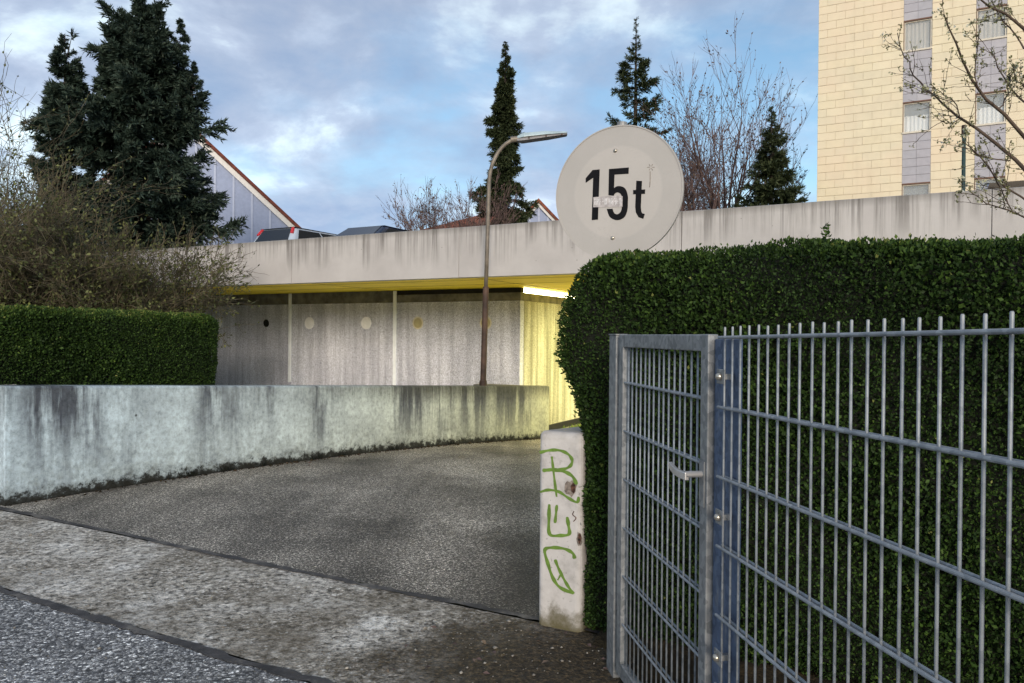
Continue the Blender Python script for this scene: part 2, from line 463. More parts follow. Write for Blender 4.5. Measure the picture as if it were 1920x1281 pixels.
    MT['grass'] = leafmat('grass_blades', [(0.0, (.06, .10, .015)), (1.0, (.18, .25, .04))], 0.6, 0.25, 0.2)

    # facade
    MT['tile'] = []
    for i, cc in enumerate([(.76, .67, .485), (.78, .69, .50), (.74, .655, .48), (.77, .675, .48)]):
        M = Mat('cream_facade_tile_%d' % i)
        n = M.noise(3.0, 5)
        c = M.ramp(n, [(0.3, tuple(x * .95 for x in cc)), (0.7, tuple(x * 1.04 for x in cc))])
        c = M.mix(M.ramp(M.noise(0.55, 4), [(0.4, 0.0), (0.65, 0.55)]), c, (.80, .64, .47))
        c = M.mix(M.ramp(M.noise(1.0, 5, 0.6, M.pos(2.5, 2.5, .35)), [(0.55, 0.0), (0.75, 0.3)]), c, (.6, .5, .35))
        M.set(color=c, rough=0.75, spec=0.3)
        MT['tile'].append(M.m)
    MT['joint'] = plain('facade_joint', (.60, .50, .37), 0.9)
    MT['greytile'] = [plain('lilac_grey_tile_%d' % i, c, 0.75, var=0.05) for i, c in
                      enumerate([(.43, .415, .45), (.46, .445, .475), (.42, .41, .445)])]
    MT['frame'] = plain('window_frame_cream', (.66, .60, .50), 0.5, var=0.05)
    MT['shutter'] = plain('brown_reveal', (.16, .085, .055), 0.6)
    MT['curtain_beige'] = plain('beige_curtain', (.42, .385, .335), 0.9, var=0.06)
    MT['curtain_white'] = plain('white_curtain', (.74, .74, .72), 0.9, var=0.04)
    MT['room'] = plain('dim_room', (.16, .17, .17), 0.9)
    g = Mat('window_glass')
    g.set(color=(.85, .9, .92), rough=0.08, spec=0.4, alpha=0.18)
    MT['glass'] = g.m
    g = Mat('car_glass')
    g.set(color=(.012, .014, .018), rough=0.06, spec=0.6)
    MT['carglass'] = g.m
    g = Mat('garage_tube_light')
    g.set(color=(1, .97, .7), emit=(1.0, .93, .50), estr=9.0)
    MT['tube'] = g.m
    MT['lampcase'] = plain('lamp_case', (.6, .6, .58), 0.5)
    MT['siding'] = plain('pale_blue_siding', (.31, .36, .51), 0.7, var=0.05)
    MT['batten'] = plain('white_batten', (.42, .47, .61), 0.6, var=0.04)
    MT['verge'] = plain('white_verge_board', (.70, .68, .66), 0.6, var=0.05)
    MT['rooftile'] = plain('red_roof_tiles', (.24, .075, .04), 0.8, var=0.35, scale=5)
    MT['redtile_dark'] = plain('dark_red_verge_tiles', (.15, .04, .026), 0.8, var=0.35, scale=5)
    MT['plaster'] = plain('pale_plaster', (.6, .58, .55), 0.85)
    MT['tyre'] = plain('tyre_rubber', (.02, .02, .02), 0.85)
    MT['rim'] = plain('alloy_rim', (.5, .5, .52), 0.35, 0.8)
    MT['stone'] = plain('loose_stones', (.26, .24, .21), 0.85, var=0.6, scale=40)
    for nm, c in (('paint_silver', (.46, .52, .60)), ('paint_navy', (.018, .025, .05)), ('paint_blue', (.30, .37, .5))):
        g = Mat('car_' + nm)
        g.set(color=g.ramp(g.noise(2, 2), [(0.3, tuple(x * .95 for x in c)), (0.7, c)]), rough=0.25, spec=0.6)
        g.b.inputs['Coat Weight'].default_value = 0.6
        MT[nm] = g.m
    g = Mat('red_tail_lamp')
    g.set(color=(.55, .02, .02), rough=0.2, spec=0.6)
    MT['taillamp'] = g.m


build_materials()


# ------------------------------------------------------------------ mesh helpers
def tag(o, label=None, cat=None, group=None, kind=None):
    if label:
        o['label'] = label
    if cat:
        o['category'] = cat
    if group:
        o['group'] = group
    if kind:
        o['kind'] = kind
    return o


def empty(name, loc=(0, 0, 0), rz=0.0):
    o = bpy.data.objects.new(name, None)
    o.empty_display_size = 0.2
    o.location = loc
    o.rotation_euler = (0, 0, rz)
    col.objects.link(o)
    return o


def link(name, me, mat, parent=None, kind=None):
    if isinstance(mat, str):
        mat = MT[mat]
    if mat is not None and not me.materials:
        me.materials.append(mat)
    o = bpy.data.objects.new(name, me)
    col.objects.link(o)
    if parent is not None:
        o.parent = parent
    if kind:
        o['kind'] = kind
    return o


class MB:
    """collects world (or local) space shapes into one mesh"""

    def __init__(self):
        self.v, self.f, self.attrs = [], [], {}

    def box(self, x0, x1, y0, y1, z0, z1):
        b = len(self.v)
        self.v += [(x0, y0, z0), (x1, y0, z0), (x1, y1, z0), (x0, y1, z0), (x0, y0, z1), (x1, y0, z1), (x1, y1, z1), (x0, y1, z1)]
        self.f += [tuple(b + i for i in q) for q in ((0, 3, 2, 1), (4, 5, 6, 7), (0, 1, 5, 4), (1, 2, 6, 5), (2, 3, 7, 6), (3, 0, 4, 7))]
        return self

    def hexa(self, pts):
        """eight points: four of the bottom ring, four of the top ring above them"""
        b = len(self.v)
        self.v += [tuple(p) for p in pts]
        self.f += [tuple(b + i for i in q) for q in ((0, 3, 2, 1), (4, 5, 6, 7), (0, 1, 5, 4), (1, 2, 6, 5), (2, 3, 7, 6), (3, 0, 4, 7))]
        return self

    def boxuv(self, u0, u1, v0, v1, z0, z1):
        return self.hexa([W(u0, v0, z0), W(u1, v0, z0), W(u1, v1, z0), W(u0, v1, z0),
                          W(u0, v0, z1), W(u1, v0, z1), W(u1, v1, z1), W(u0, v1, z1)])

    def tube(self, pts, rad, sides=8, cap=True):
        pts = [Vector(p) for p in pts]
        n = len(pts)
        rad = rad if hasattr(rad, '__len__') else [rad] * n
        b = len(self.v)
        ref = None
        for i, p in enumerate(pts):
            d = (pts[min(i + 1, n - 1)] - pts[max(i - 1, 0)]).normalized()
            if ref is None:
                ref = d.orthogonal().normalized()
            a = (ref - d * ref.dot(d)).normalized()
            ref = a
            c = d.cross(a)
            for k in range(sides):
                th = 2 * math.pi * k / sides
                q = p + (a * math.cos(th) + c * math.sin(th)) * rad[i]
                self.v.append(tuple(q))
        for i in range(n - 1):
            for k in range(sides):
                k2 = (k + 1) % sides
                self.f.append((b + i * sides + k, b + i * sides + k2, b + (i + 1) * sides + k2, b + (i + 1) * sides + k))
        if cap:
            self.f.append(tuple(b + k for k in reversed(range(sides))))
            self.f.append(tuple(b + (n - 1) * sides + k for k in range(sides)))
        return self

    def prism(self, poly, fn, d0, d1):
        """2-D outline extruded: fn(a, b, d) gives the point"""
        b = len(self.v)
        n = len(poly)
        self.v += [tuple(fn(p[0], p[1], d0)) for p in poly] + [tuple(fn(p[0], p[1], d1)) for p in poly]
        self.f.append(tuple(b + i for i in range(n)))
        self.f.append(tuple(b + n + i for i in reversed(range(n))))
        for i in range(n):
            j = (i + 1) % n
            self.f.append((b + i, b + n + i, b + n + j, b + j))
        return self

    def ribbon(self, pts, w, fn, d0, d1):
        """flat stroke of constant width along a 2-D polyline, with square ends, d0..d1 thick"""
        n = len(pts)
        ws = w if hasattr(w, '__len__') else [w] * n
        L, Rr = [], []
        for i in range(n):
            a, c = pts[max(i - 1, 0)], pts[min(i + 1, n - 1)]
            dx, dy = c[0] - a[0], c[1] - a[1]
            q = math.hypot(dx, dy) or 1
            nx, ny = -dy / q, dx / q
            h = ws[i] / 2
            L.append((pts[i][0] + nx * h, pts[i][1] + ny * h))
            Rr.append((pts[i][0] - nx * h, pts[i][1] - ny * h))
        b = len(self.v)
        for i in range(n):
            self.v += [tuple(fn(*L[i], d1)), tuple(fn(*Rr[i], d1)), tuple(fn(*L[i], d0)), tuple(fn(*Rr[i], d0))]
        for i in range(n - 1):
            a, c = b + 4 * i, b + 4 * i + 4
            self.f += [(a, a + 1, c + 1, c), (a + 2, a, c, c + 2), (a + 1, a + 3, c + 3, c + 1)]
        self.f += [(b, b + 2, b + 3, b + 1), (c, c + 1, c + 3, c + 2)]
        return self

    def mesh(self, name, smooth=False, bevel=0.0, seg=2):
        me = bpy.data.meshes.new(name)
        me.from_pydata(self.v, [], self.f)
        bm = bmesh.new()
        bm.from_mesh(me)
        bmesh.ops.recalc_face_normals(bm, faces=bm.faces)
        if bevel:
            bmesh.ops.bevel(bm, geom=[e for e in bm.edges if e.is_manifold and e.calc_face_angle(0) > 0.5], offset=bevel,
                            segments=seg, profile=0.5, affect='EDGES', clamp_overlap=True)
        bm.to_mesh(me)
        bm.free()
        if smooth:
            me.polygons.foreach_set('use_smooth', [True] * len(me.polygons))
        return me

    def build(self, name, mat, parent=None, smooth=False, bevel=0.0, seg=2, kind=None):
        return link(name, self.mesh(name, smooth, bevel, seg), mat, parent, kind)


def disc(mb, c, ax, ay, r0, r1, d, seg=28):
    """flat cylinder at c in the plane ax, ay, thickness vector d; r1 inner radius (0 for a full disc)"""
    c, ax, ay, d = Vector(c), Vector(ax), Vector(ay), Vector(d)
    b = len(mb.v)
    for q in range(seg):
        th = 2 * math.pi * q / seg
        e = ax * math.cos(th) + ay * math.sin(th)
        mb.v += [tuple(c + e * r0), tuple(c + e * r0 + d)]
        if r1:
            mb.v += [tuple(c + e * r1), tuple(c + e * r1 + d)]
    k = 4 if r1 else 2
    for q in range(seg):
        i, j = b + k * q, b + k * ((q + 1) % seg)
        mb.f.append((i, j, j + 1, i + 1))
        if r1:
            mb.f += [(i + 2, i + 3, j + 3, j + 2), (i + 1, j + 1, j + 3, i + 3), (i, i + 2, j + 2, j)]
    if not r1:
        mb.f.append(tuple(b + k * q for q in reversed(range(seg))))
        mb.f.append(tuple(b + k * q + 1 for q in range(seg)))
    return mb


def np_mesh(name, V, F, rnd=None, smooth=False):
    """V (n,3), F (m,k) numpy arrays to a mesh; rnd one value per face"""
    me = bpy.data.meshes.new(name)
    V = np.asarray(V, dtype=np.float32)
    F = np.asarray(F, dtype=np.int32)
    m, k = F.shape
    me.vertices.add(len(V))
    me.vertices.foreach_set('co', V.ravel())
    me.loops.add(m * k)
    me.loops.foreach_set('vertex_index', F.ravel())
    me.polygons.add(m)
    me.polygons.foreach_set('loop_start', np.arange(0, m * k, k, dtype=np.int32))
    if rnd is not None:
        at = me.attributes.new('rnd', 'FLOAT', 'FACE')
        at.data.foreach_set('value', np.asarray(rnd, dtype=np.float32))
    if smooth:
        me.polygons.foreach_set('use_smooth', np.ones(m, dtype=bool))
    me.update(calc_edges=True)
    return me


def unit(a):
    return a / np.maximum(np.linalg.norm(a, axis=-1, keepdims=True), 1e-9)


def leaves(P, D, N, L, Wd, fold=0.25):
    """diamond leaves folded along the midrib: base P, direction D, facing N. returns V, F (two triangles each)"""
    n = len(P)
    D = unit(D)
    S = unit(np.cross(D, N))
    Nn = np.cross(S, D)
    L = np.broadcast_to(L, (n,))[:, None]
    Wd = np.broadcast_to(Wd, (n,))[:, None]
    mid = P + D * L * 0.45 + Nn * Wd * fold
    V = np.stack([P, mid + S * Wd * 0.5, P + D * L, mid - S * Wd * 0.5], 1).reshape(-1, 3)
    b = np.arange(n)[:, None] * 4
    F = np.concatenate([b + np.array([[0, 1, 2]]), b + np.array([[0, 2, 3]])], 1).reshape(-1, 3)
    return V, F


def leaf_mesh(name, P, D, N, L, Wd, rnd, fold=0.25):
    V, F = leaves(P, D, N, L, Wd, fold)
    return np_mesh(name, V, F, np.repeat(rnd, 2))


def tubes(P, Rd, sides=3):
    """P (n,k,3) polylines, Rd (n,k) radii -> V, F quads"""
    n, k, _ = P.shape
    T = np.empty_like(P)
    T[:, 1:-1] = P[:, 2:] - P[:, :-2]
    T[:, 0] = P[:, 1] - P[:, 0]
    T[:, -1] = P[:, -1] - P[:, -2]
    T = unit(T)
    ref = np.where(np.abs(T[:, :1, 2:3]) > 0.85, np.array([1.0, 0, 0]), np.array([0, 0, 1.0]))
    A = unit(np.cross(T, np.broadcast_to(ref, T.shape)))
    B = np.cross(T, A)
    th = np.arange(sides) * 2 * np.pi / sides
    V = P[:, :, None] + Rd[:, :, None, None] * (A[:, :, None] * np.cos(th)[:, None] + B[:, :, None] * np.sin(th)[:, None])
    V = V.reshape(-1, 3)
    idx = np.arange(n * k * sides).reshape(n, k, sides)
    a = idx[:, :-1]
    c = idx[:, 1:]
    F = np.stack([a, np.roll(a, -1, 2), np.roll(c, -1, 2), c], -1).reshape(-1, 4)
    return V, F


def join_vf(parts):
    Vs, Fs, o = [], [], 0
    for V, F in parts:
        Vs.append(V)
        Fs.append(F + o)
        o += len(V)
    return np.concatenate(Vs), np.concatenate(Fs)

# things whose parts are given in world coordinates: remember where the empty stands
_link0, _empty0 = link, empty
_inv = {}


def base(name, loc=(0, 0, 0)):
    o = _empty0(name, loc)
    _inv[o.name] = Matrix.Translation(loc).inverted()
    return o


def link(name, me, mat, parent=None, kind=None):
    o = _link0(name, me, mat, parent, kind)
    if parent is not None and parent.name in _inv:
        o.matrix_parent_inverse = _inv[parent.name]
    return o


def P(x, y, Y):
    """world point at distance Y in front of the place where the photographer stood"""
    dx, dy = x - 960.0, y - 640.5
    c, s = math.cos(0.008), math.sin(0.008)
    rx, ry = dx * c + dy * s, -dx * s + dy * c
    p = R(0.43)
    fy = math.cos(p) * 1400 - math.sin(p) * ry
    fz = -math.cos(p) * ry - math.sin(p) * 1400
    k = Y / fy
    return (rx * k, Y, 1.45 + fz * k)


# ================================================================== ground
def ramp_z(v):
    t = v - 3.5
    return float(np.interp(t, [0, 1.2, 2.7, 4.4, 6.5, 8.65, 11, 12.5, 30], [0, -.005, -.045, -.115, -.245, -.42, -.65, -.79, -.80]))


def sheet(name, us, vs_, zf, mat, kind='structure'):
    V, F = [], []
    for v in vs_:
        for u in us:
            V.append(W(u, v, zf(u, v)))
    n = len(us)
    for j in range(len(vs_) - 1):
        for i in range(n - 1):
            a = j * n + i
            F.append((a, a + n, a + n + 1, a + 1))
    me = bpy.data.meshes.new(name)
    me.from_pydata(V, [], F)
    return link(name, me, mat, None, kind)


mb = MB()
mb.v = [(-900, -900, -1.3), (900, -900, -1.3), (900, 1500, -1.3), (-900, 1500, -1.3)]
mb.f = [(0, 1, 2, 3)]
mb.build('ground', 'meadow', kind='structure')
sheet('street', [-30, 0, 30], [-30, 0, 2.34], lambda u, v: 0.0, 'street')
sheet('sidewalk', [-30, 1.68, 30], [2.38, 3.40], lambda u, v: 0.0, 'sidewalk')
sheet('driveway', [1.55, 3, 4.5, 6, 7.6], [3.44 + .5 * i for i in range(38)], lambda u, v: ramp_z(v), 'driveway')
rj = random.Random(4)


def joint(u0, u1, vc, w):
    m = MB()
    n = int((u1 - u0) / .06)
    for i in range(n + 1):
        u = u0 + (u1 - u0) * i / n
        q = .012 * math.sin(u * 1.3) + .006 * math.sin(u * 4.1)
        m.v += [W(u, vc + q - w / 2 + rj.uniform(-.014, .012), .004), W(u, vc + q + w / 2 + rj.uniform(-.012, .014), .004)]
    m.f = [(2 * i, 2 * i + 1, 2 * i + 3, 2 * i + 2) for i in range(n)]
    m.build('joint_strip', 'tar', kind='structure')


joint(-8, 22, 2.357, .048)
joint(1.3, 22, 3.42, .045)


def soil_z(u, v):
    return 0.006 + 0.012 * math.sin(u * 7 + v * 3) ** 2 + (0.02 if v > 2.9 else 0)


sheet('garden_soil', [-6 + .1 * i for i in range(74)], [2.42 + .1 * i for i in range(40)],
      lambda u, v: soil_z(u, v) - (0.05 if (u > 1.1 and v < 3.3) else 0), 'soil')
# planting bed kept up by the ramp wall
def wall_top(v):
    return 1.0 - 0.0525 * (v - 3.5) * 1.002


sheet('planting_bed', [6.85, 9, 14, 22, 30], [3.55, 5.0, 6, 7.2, 8.4, 9.5], lambda u, v: float(np.interp(v, [3.5, 6, 8.4, 10], [wall_top(3.5) - .06, wall_top(6) - .06, -.1, -.1])), 'soil')
sheet('bounce_strip', [6.55, 9, 14, 22, 30], [9.5, 12.41], lambda u, v: -.1, 'bounce_floor')  # unseen pale floor, added to bounce light onto soffit and grey wall
sheet('bounce_strip', [7.5, 9, 14, 22, 30], [12.41, 14.46], lambda u, v: -.1, 'bounce_floor')
sheet('terrain', [-60, 0, 60, 140], [22.5, 60, 140], lambda u, v: 0.0, 'meadow')


# ================================================================== walls with stain coordinates
def wall_strip(path, th, rows, chamfer=0.018, foot=0.25):
    """path: (u, v, z_ground, z_top, t); wall body on the +u side of the path. returns mesh with t, hb, dt attributes"""
    V, A = [], []
    secs = []
    for i, (u, v, zb, zt, t) in enumerate(path):
        sec = [(0, zb - foot)]
        for r in range(rows + 1):
            sec.append((0, zb + (zt - chamfer - zb) * r / rows))
        sec += [(chamfer, zt), (th - chamfer, zt), (th, zt - chamfer), (th, zb - foot)]
        a, c = path[max(i - 1, 0)], path[min(i + 1, len(path) - 1)]
        du, dv = c[0] - a[0], c[1] - a[1]
        q = math.hypot(du, dv)
        nu, nv = dv / q, -du / q
        if nu < 0:
            nu, nv = -nu, -nv
        ring = []
        for off, z in sec:
            wob = 0.0
            ring.append(len(V))
            V.append(W(u + nu * (off + wob), v + nv * (off + wob), z))
            A.append((t + (off if off > chamfer else 0), z - zb, max(0, zt - z)))
        secs.append(ring)
    F = []
    n = len(secs[0])
    for i in range(len(secs) - 1):
        for k in range(n - 1):
            F.append((secs[i][k], secs[i + 1][k], secs[i + 1][k + 1], secs[i][k + 1]))
    F.append(tuple(secs[0]))
    F.append(tuple(reversed(secs[-1])))
    me = bpy.data.meshes.new('wall')
    me.from_pydata(V, [], F)
    bm = bmesh.new()
    bm.from_mesh(me)
    bmesh.ops.recalc_face_normals(bm, faces=bm.faces)
    bm.to_mesh(me)
    bm.free()
    for k, nm in enumerate(('t', 'hb', 'dt')):
        at = me.attributes.new(nm, 'FLOAT', 'POINT')
        at.data.foreach_set('value', [a[k] for a in A])
    return me


RW0, RW1 = (6.62, 3.50), (5.95, 12.69)
rw = base('ramp_wall', W(6.62, 3.5, 0))
LZ = -.1
tag(rw, 'long low pale concrete retaining wall with black stains beside the driveway', 'wall')
path = []
for i in range(38):
    q = i / 37
    u, v = RW0[0] + (RW1[0] - RW0[0]) * q, RW0[1] + (RW1[1] - RW0[1]) * q
    path.append((u, v, ramp_z(v), wall_top(v), q * 9.21))
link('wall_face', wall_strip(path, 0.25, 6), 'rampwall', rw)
# the wall turns the corner and runs on along the sidewalk
ret = [(3.5 + 0.0, 0)]
V = MB()
V.boxuv(6.85, 16, 3.47, 3.72, -.2, 0.995)
V.build('return_wall', 'lowwall', rw, bevel=0.012)
MB().boxuv(6.21, 7.45, 12.42, 12.67, -.9, wall_top(12.6) - .01).build('end_return', 'band', rw, bevel=0.01)

# ------------------------------------------------------------------ white low wall with the graffiti, its end facing the street
lw = base('low_wall', W(1.52, 3.37, 0))
tag(lw, 'white low wall end with green spray graffiti beside the hedge', 'wall')
PU0, PU1, PV = 1.402, 1.637, 3.372
m = MB()
pts_b = [W(PU0, PV, -.3), W(PU1, PV, -.3), W(PU1, 10.6, -1.0), W(PU0, 10.6, -1.0)]
pts_t = [W(PU0, PV, .978), W(PU1, PV, .978), W(PU1, 10.6, .55), W(PU0, 10.6, .55)]
m.hexa(pts_b + pts_t)
m.build('wall_body', 'lowwall', lw, bevel=0.03, seg=4)


def gfn(x, y, d):
    a = (x - 40) / 206.0
    return W(PU1 - a * 0.235, PV - 0.0008 - d, .978 * (1 - (y - 75 - a * 30 * (y - 75) / 950) / 948))


def smooth_line(pts, n=5):
    out = []
    for i in range(len(pts) - 1):
        p0, p1, p2, p3 = pts[max(i - 1, 0)], pts[i], pts[i + 1], pts[min(i + 2, len(pts) - 1)]
        for k in range(n):
            s = k / n
            out.append(tuple(0.5 * ((2 * p1[j]) + (-p0[j] + p2[j]) * s + (2 * p0[j] - 5 * p1[j] + 4 * p2[j] - p3[j]) * s * s
                                    + (-p0[j] + 3 * p1[j] - 3 * p2[j] + p3[j]) * s ** 3) for j in range(len(p1))))
    out.append(tuple(pts[-1]))
    return out


strokes = [
    ([(46, 184), (90, 170), (140, 166), (180, 180), (201, 208), (193, 238), (162, 256), (110, 262), (60, 271)], 14),
    ([(62, 270), (110, 263), (165, 268), (205, 290), (223, 328)], 16),
    ([(105, 198), (110, 240), (120, 320), (130, 394)], 11),
    ([(50, 376), (90, 363), (140, 368), (185, 395), (226, 413), (233, 385)], 13),
    ([(95, 432), (94, 500), (98, 578), (150, 581), (190, 571), (187, 530), (180, 488)], 15),
    ([(131, 433), (128, 470), (123, 522)], 12),
    ([(217, 690), (208, 664), (170, 645), (110, 643), (75, 658), (90, 720), (115, 790), (150, 835), (214, 860)], 15),
    ([(214, 862), (190, 830), (165, 788), (140, 738), (125, 700)], 13),
    ([(138, 800), (146, 785), (150, 772)], 7),
]
for q, (pp, wd) in enumerate(strokes):
    sl = smooth_line(pp, 6)
    ws = [wd * 1.22 * (0.82 + 0.18 * math.sin(i * 0.9 + q)) * (0.7 if i in (0, len(sl) - 1) else 1) for i in range(len(sl))]
    MB().ribbon(sl, ws, gfn, 0.0, 0.0009 + q * 0.00012).build('graffiti_stroke', 'spray', lw)


def blot(cx, cy, rx, ry, d, mat, nm, seed):
    r2 = random.Random(seed)
    poly = [(cx + rx * math.cos(2 * math.pi * i / 14) * r2.uniform(.65, 1.15), cy + ry * math.sin(2 * math.pi * i / 14) * r2.uniform(.65, 1.15)) for i in range(14)]
    MB().prism(poly, gfn, 0, d).build(nm, mat, lw)


blot(196, 346, 30, 42, 0.0022, 'chip', 'plaster_break', 3)
blot(208, 346, 13, 26, 0.0032, 'rust', 'rust_spot', 4)
blot(238, 590, 14, 38, 0.0022, 'chip', 'plaster_break', 5)
blot(240, 588, 8, 26, 0.0032, 'rust', 'rust_spot', 6)
MB().ribbon(smooth_line([(212, 458), (206, 475), (222, 490), (210, 508)], 4), 4, gfn, 0, .0012).build('crack', 'rust', lw)

# ================================================================== parking garage
gar = base('parking_garage', W(8, 11.2, 0))
tag(gar, 'low concrete parking garage with yellow soffit and parking deck on its roof', 'building')
GZ0, GZ1 = 2.475, 3.36
joints = [19.5, 14.97, 11.0, 7.03, 3.06, -.91, -4.88, -8.85, -12.8]
for a, b in zip(joints[:-1], joints[1:]):
    n = 10
    V, A, F = [], [], []
    u0, u1 = a - .005, b + .005
    prof = [(11.2, GZ0), (11.2, GZ0 + .3), (11.2, GZ0 + .6), (11.2, GZ1 - .012), (11.212, GZ1), (11.4, GZ1), (11.4, GZ0)]
    for i in range(n + 1):
        u = u0 + (u1 - u0) * i / n
        for v, z in prof:
            V.append(W(u, v, z))
            A.append((u + 30, max(0, GZ1 - z)))
    k = len(prof)
    for i in range(n):
        for j in range(k):
            j2 = (j + 1) % k
            F.append((i * k + j, i * k + j2, (i + 1) * k + j2, (i + 1) * k + j))
    F += [tuple(range(k)), tuple(n * k + j for j in range(k))]
    me = bpy.data.meshes.new('parapet_panel')
    me.from_pydata(V, [], F)
    bm = bmesh.new()
    bm.from_mesh(me)
    bmesh.ops.recalc_face_normals(bm, faces=bm.faces)
    bm.to_mesh(me)
    bm.free()
    for q, nm in enumerate(('t', 'dt')):
        at = me.attributes.new(nm, 'FLOAT', 'POINT')
        at.data.foreach_set('value', [x[q] for x in A])
    link('parapet_panel', me, 'parapet', gar)
MB().boxuv(-12.8, 19.5, 11.402, 22, 2.535, 2.70).build('deck_slab', 'deck', gar)
so = MB().boxuv(-12.8, 19.5, 11.402, 22, 2.515, 2.533).build('soffit', 'soffit', gar)
for v in (12.25, 13.4):
    MB().boxuv(-12.8, 19.5, v, v + .02, 2.511, 2.5145).build('soffit_joint', 'soffit_line', so)
for u in joints[1:-1]:
    MB().boxuv(u - .01, u + .01, 11.41, 22, 2.508, 2.5105).build('soffit_joint', 'soffit_line', so)

GV = 14.47
for i in range(5):
    u0 = 7.49 + 3.37 * i
    pan = MB().boxuv(u0 + .008, u0 + 3.37 - .008, GV, GV + .18, -1.0, 2.225).build('wall_panel', 'aggregate', gar)
    top = 2.405 if i == 0 else 2.512
    MB().boxuv(u0 + .008, u0 + 3.37 - .008, GV + .012, GV + .18, 2.23, top).build('wall_band', 'band', gar)
    MB().boxuv(u0 + 3.37 - .042, u0 + 3.37 + .042, GV - .045, GV - .002, .2, 2.505).build('white_cover_strip', 'white_strip', gar, bevel=.008)
    for k, du in enumerate((0.87, 2.71)):
        c = W(u0 + du, GV - .002, 1.735)
        ax, ay, dn = (-CA, SA, 0), (0, 0, 1), Vector((-SA, -CA, 0)) * .014
        if i == 2 and k == 0:
            mbx = MB()
            r2 = random.Random(2)
            b = len(mbx.v)
            ring = []
            for q in range(18):
                th = 2 * math.pi * q / 18
                rr = (.098 + .008 * math.sin(2 * th + 1)) * r2.uniform(.97, 1.03)
                ring.append((rr * math.cos(th), rr * 1.12 * math.sin(th)))
            mbx.prism(ring, lambda a, bb, d: W(u0 + du + a, GV - .001 - d, 1.735 + bb), 0, .003)
            o = mbx.build('vent_hole', 'hole', gar)
            o['label'] = 'open black vent hole without its cover'
        elif i == 0:
            ring = disc(MB(), c, ax, ay, .15, .118, dn).build('vent_ring', 'disc_ring', gar)
            disc(MB(), c, ax, ay, .116, 0, dn * .6).build('vent_disc', 'disc_beige', ring)
        else:
            ring = disc(MB(), c, ax, ay, .152, .128, dn * 1.8).build('vent_ring', 'disc_white', gar)
            disc(MB(), c, ax, ay, .126, 0, dn).build('vent_disc', 'disc_white', ring)
MB().boxuv(7.5, 10.84, GV + .03, GV + .18, 2.41, 2.51).build('shadow_gap', 'black', gar)
# side wall along the drive, lit from inside
MB().boxuv(7.494, 7.66, GV + .183, 21.8, -.645, 2.225).build('side_panel', 'aggregate_side', gar)
MB().boxuv(7.502, 7.66, GV + .183, 21.8, 2.23, 2.405).build('side_band', 'band', gar)
MB().boxuv(7.45, 7.66, GV + .1, 21.8, -.95, -.647).build('base_skirting', 'black', gar)
MB().boxuv(-12.6, 7.4, 21.6, 21.9, -1.0, 2.51).build('back_wall', 'inner', gar)
for u in (-1.2, -6.2, -11.2):
    for v in (13.2, 18.5):
        MB().boxuv(u - .2, u + .2, v - .2, v + .2, -1.0, 2.507).build('column', 'inner', gar, bevel=.02)
MB().boxuv(19.3, 19.5, 11.45, 21.9, -.5, 2.51).build('end_wall', 'aggregate', gar)
sheet('garage_floor', [-12.6, 1.5], [11.5, 21.6], lambda u, v: -.81, 'deck')


# ------------------------------------------------------------------ lamps of the garage
def strip_lamp(u, v, z, length, along, label, power, size=0.10, down=True):
    o = base('strip_lamp', W(u, v, z))
    tag(o, label, 'lamp', 'lit strip lamps of the garage')
    h = length / 2
    if along == 'u':
        MB().boxuv(u - h, u + h, v - size / 2, v + size / 2, z, z + .035).build('lamp_housing', 'lampcase', o, bevel=.006)
        MB().tube([W(u - h + .03, v, z - .03), W(u + h - .03, v, z - .03)], .02, 10).build('tube_light', 'tube', o)
        rz = math.atan2(SA, -CA)
    else:
        MB().boxuv(u - size / 2, u + size / 2, v - h, v + h, z, z + .035).build('lamp_housing', 'lampcase', o, bevel=.006)
        MB().tube([W(u, v - h + .03, z - .03), W(u, v + h - .03, z - .03)], .02, 10).build('tube_light', 'tube', o)
        rz = math.atan2(CA, SA)
    if power:
        ld = bpy.data.lights.new('tube_glow', 'AREA')
        ld.shape = 'RECTANGLE'
        ld.size, ld.size_y = length * .95, .08
        ld.energy = power
        ld.color = (.98, .92, .46)
        lo = bpy.data.objects.new('tube_glow', ld)
        col.objects.link(lo)
        lo.parent = o
        lo.location = (0, 0, -.06)
        lo.rotation_euler = (0, 0, rz)
    return o


strip_lamp(5.3, 16.9, 2.46, 1.5, 'v', 'lit strip lamp under the yellow soffit nearest the side wall', 190)
strip_lamp(2.6, 14.6, 2.46, 1.5, 'u', 'lit strip lamp under the yellow soffit behind the big hedge', 260)
# long light line on top of the side wall
o = base('light_line', W(7.5, 16.4, 2.41))
tag(o, 'glowing pale yellow light line on top of the yellow side wall', 'lamp')
MB().boxuv(7.50, 7.62, GV + .19, 18.6, 2.41, 2.505).build('diffuser', 'tube', o)

wl = base('wall_lamp', W(21.3, GV - .1, 2.38))
tag(wl, 'small warm lit lamp at the far left end of the grey wall', 'lamp')
MB().boxuv(21.05, 21.5, GV - .16, GV - .06, 2.40, 2.44).build('lamp_housing', 'lampcase', wl, bevel=.006)
g = Mat('warm_wall_lamp')
g.set(color=(1, .8, .4), emit=(1.0, .68, .28), estr=1.6)
MB().boxuv(21.07, 21.48, GV - .15, GV - .07, 2.29, 2.398).build('diffuser', g.m, wl, bevel=.01)

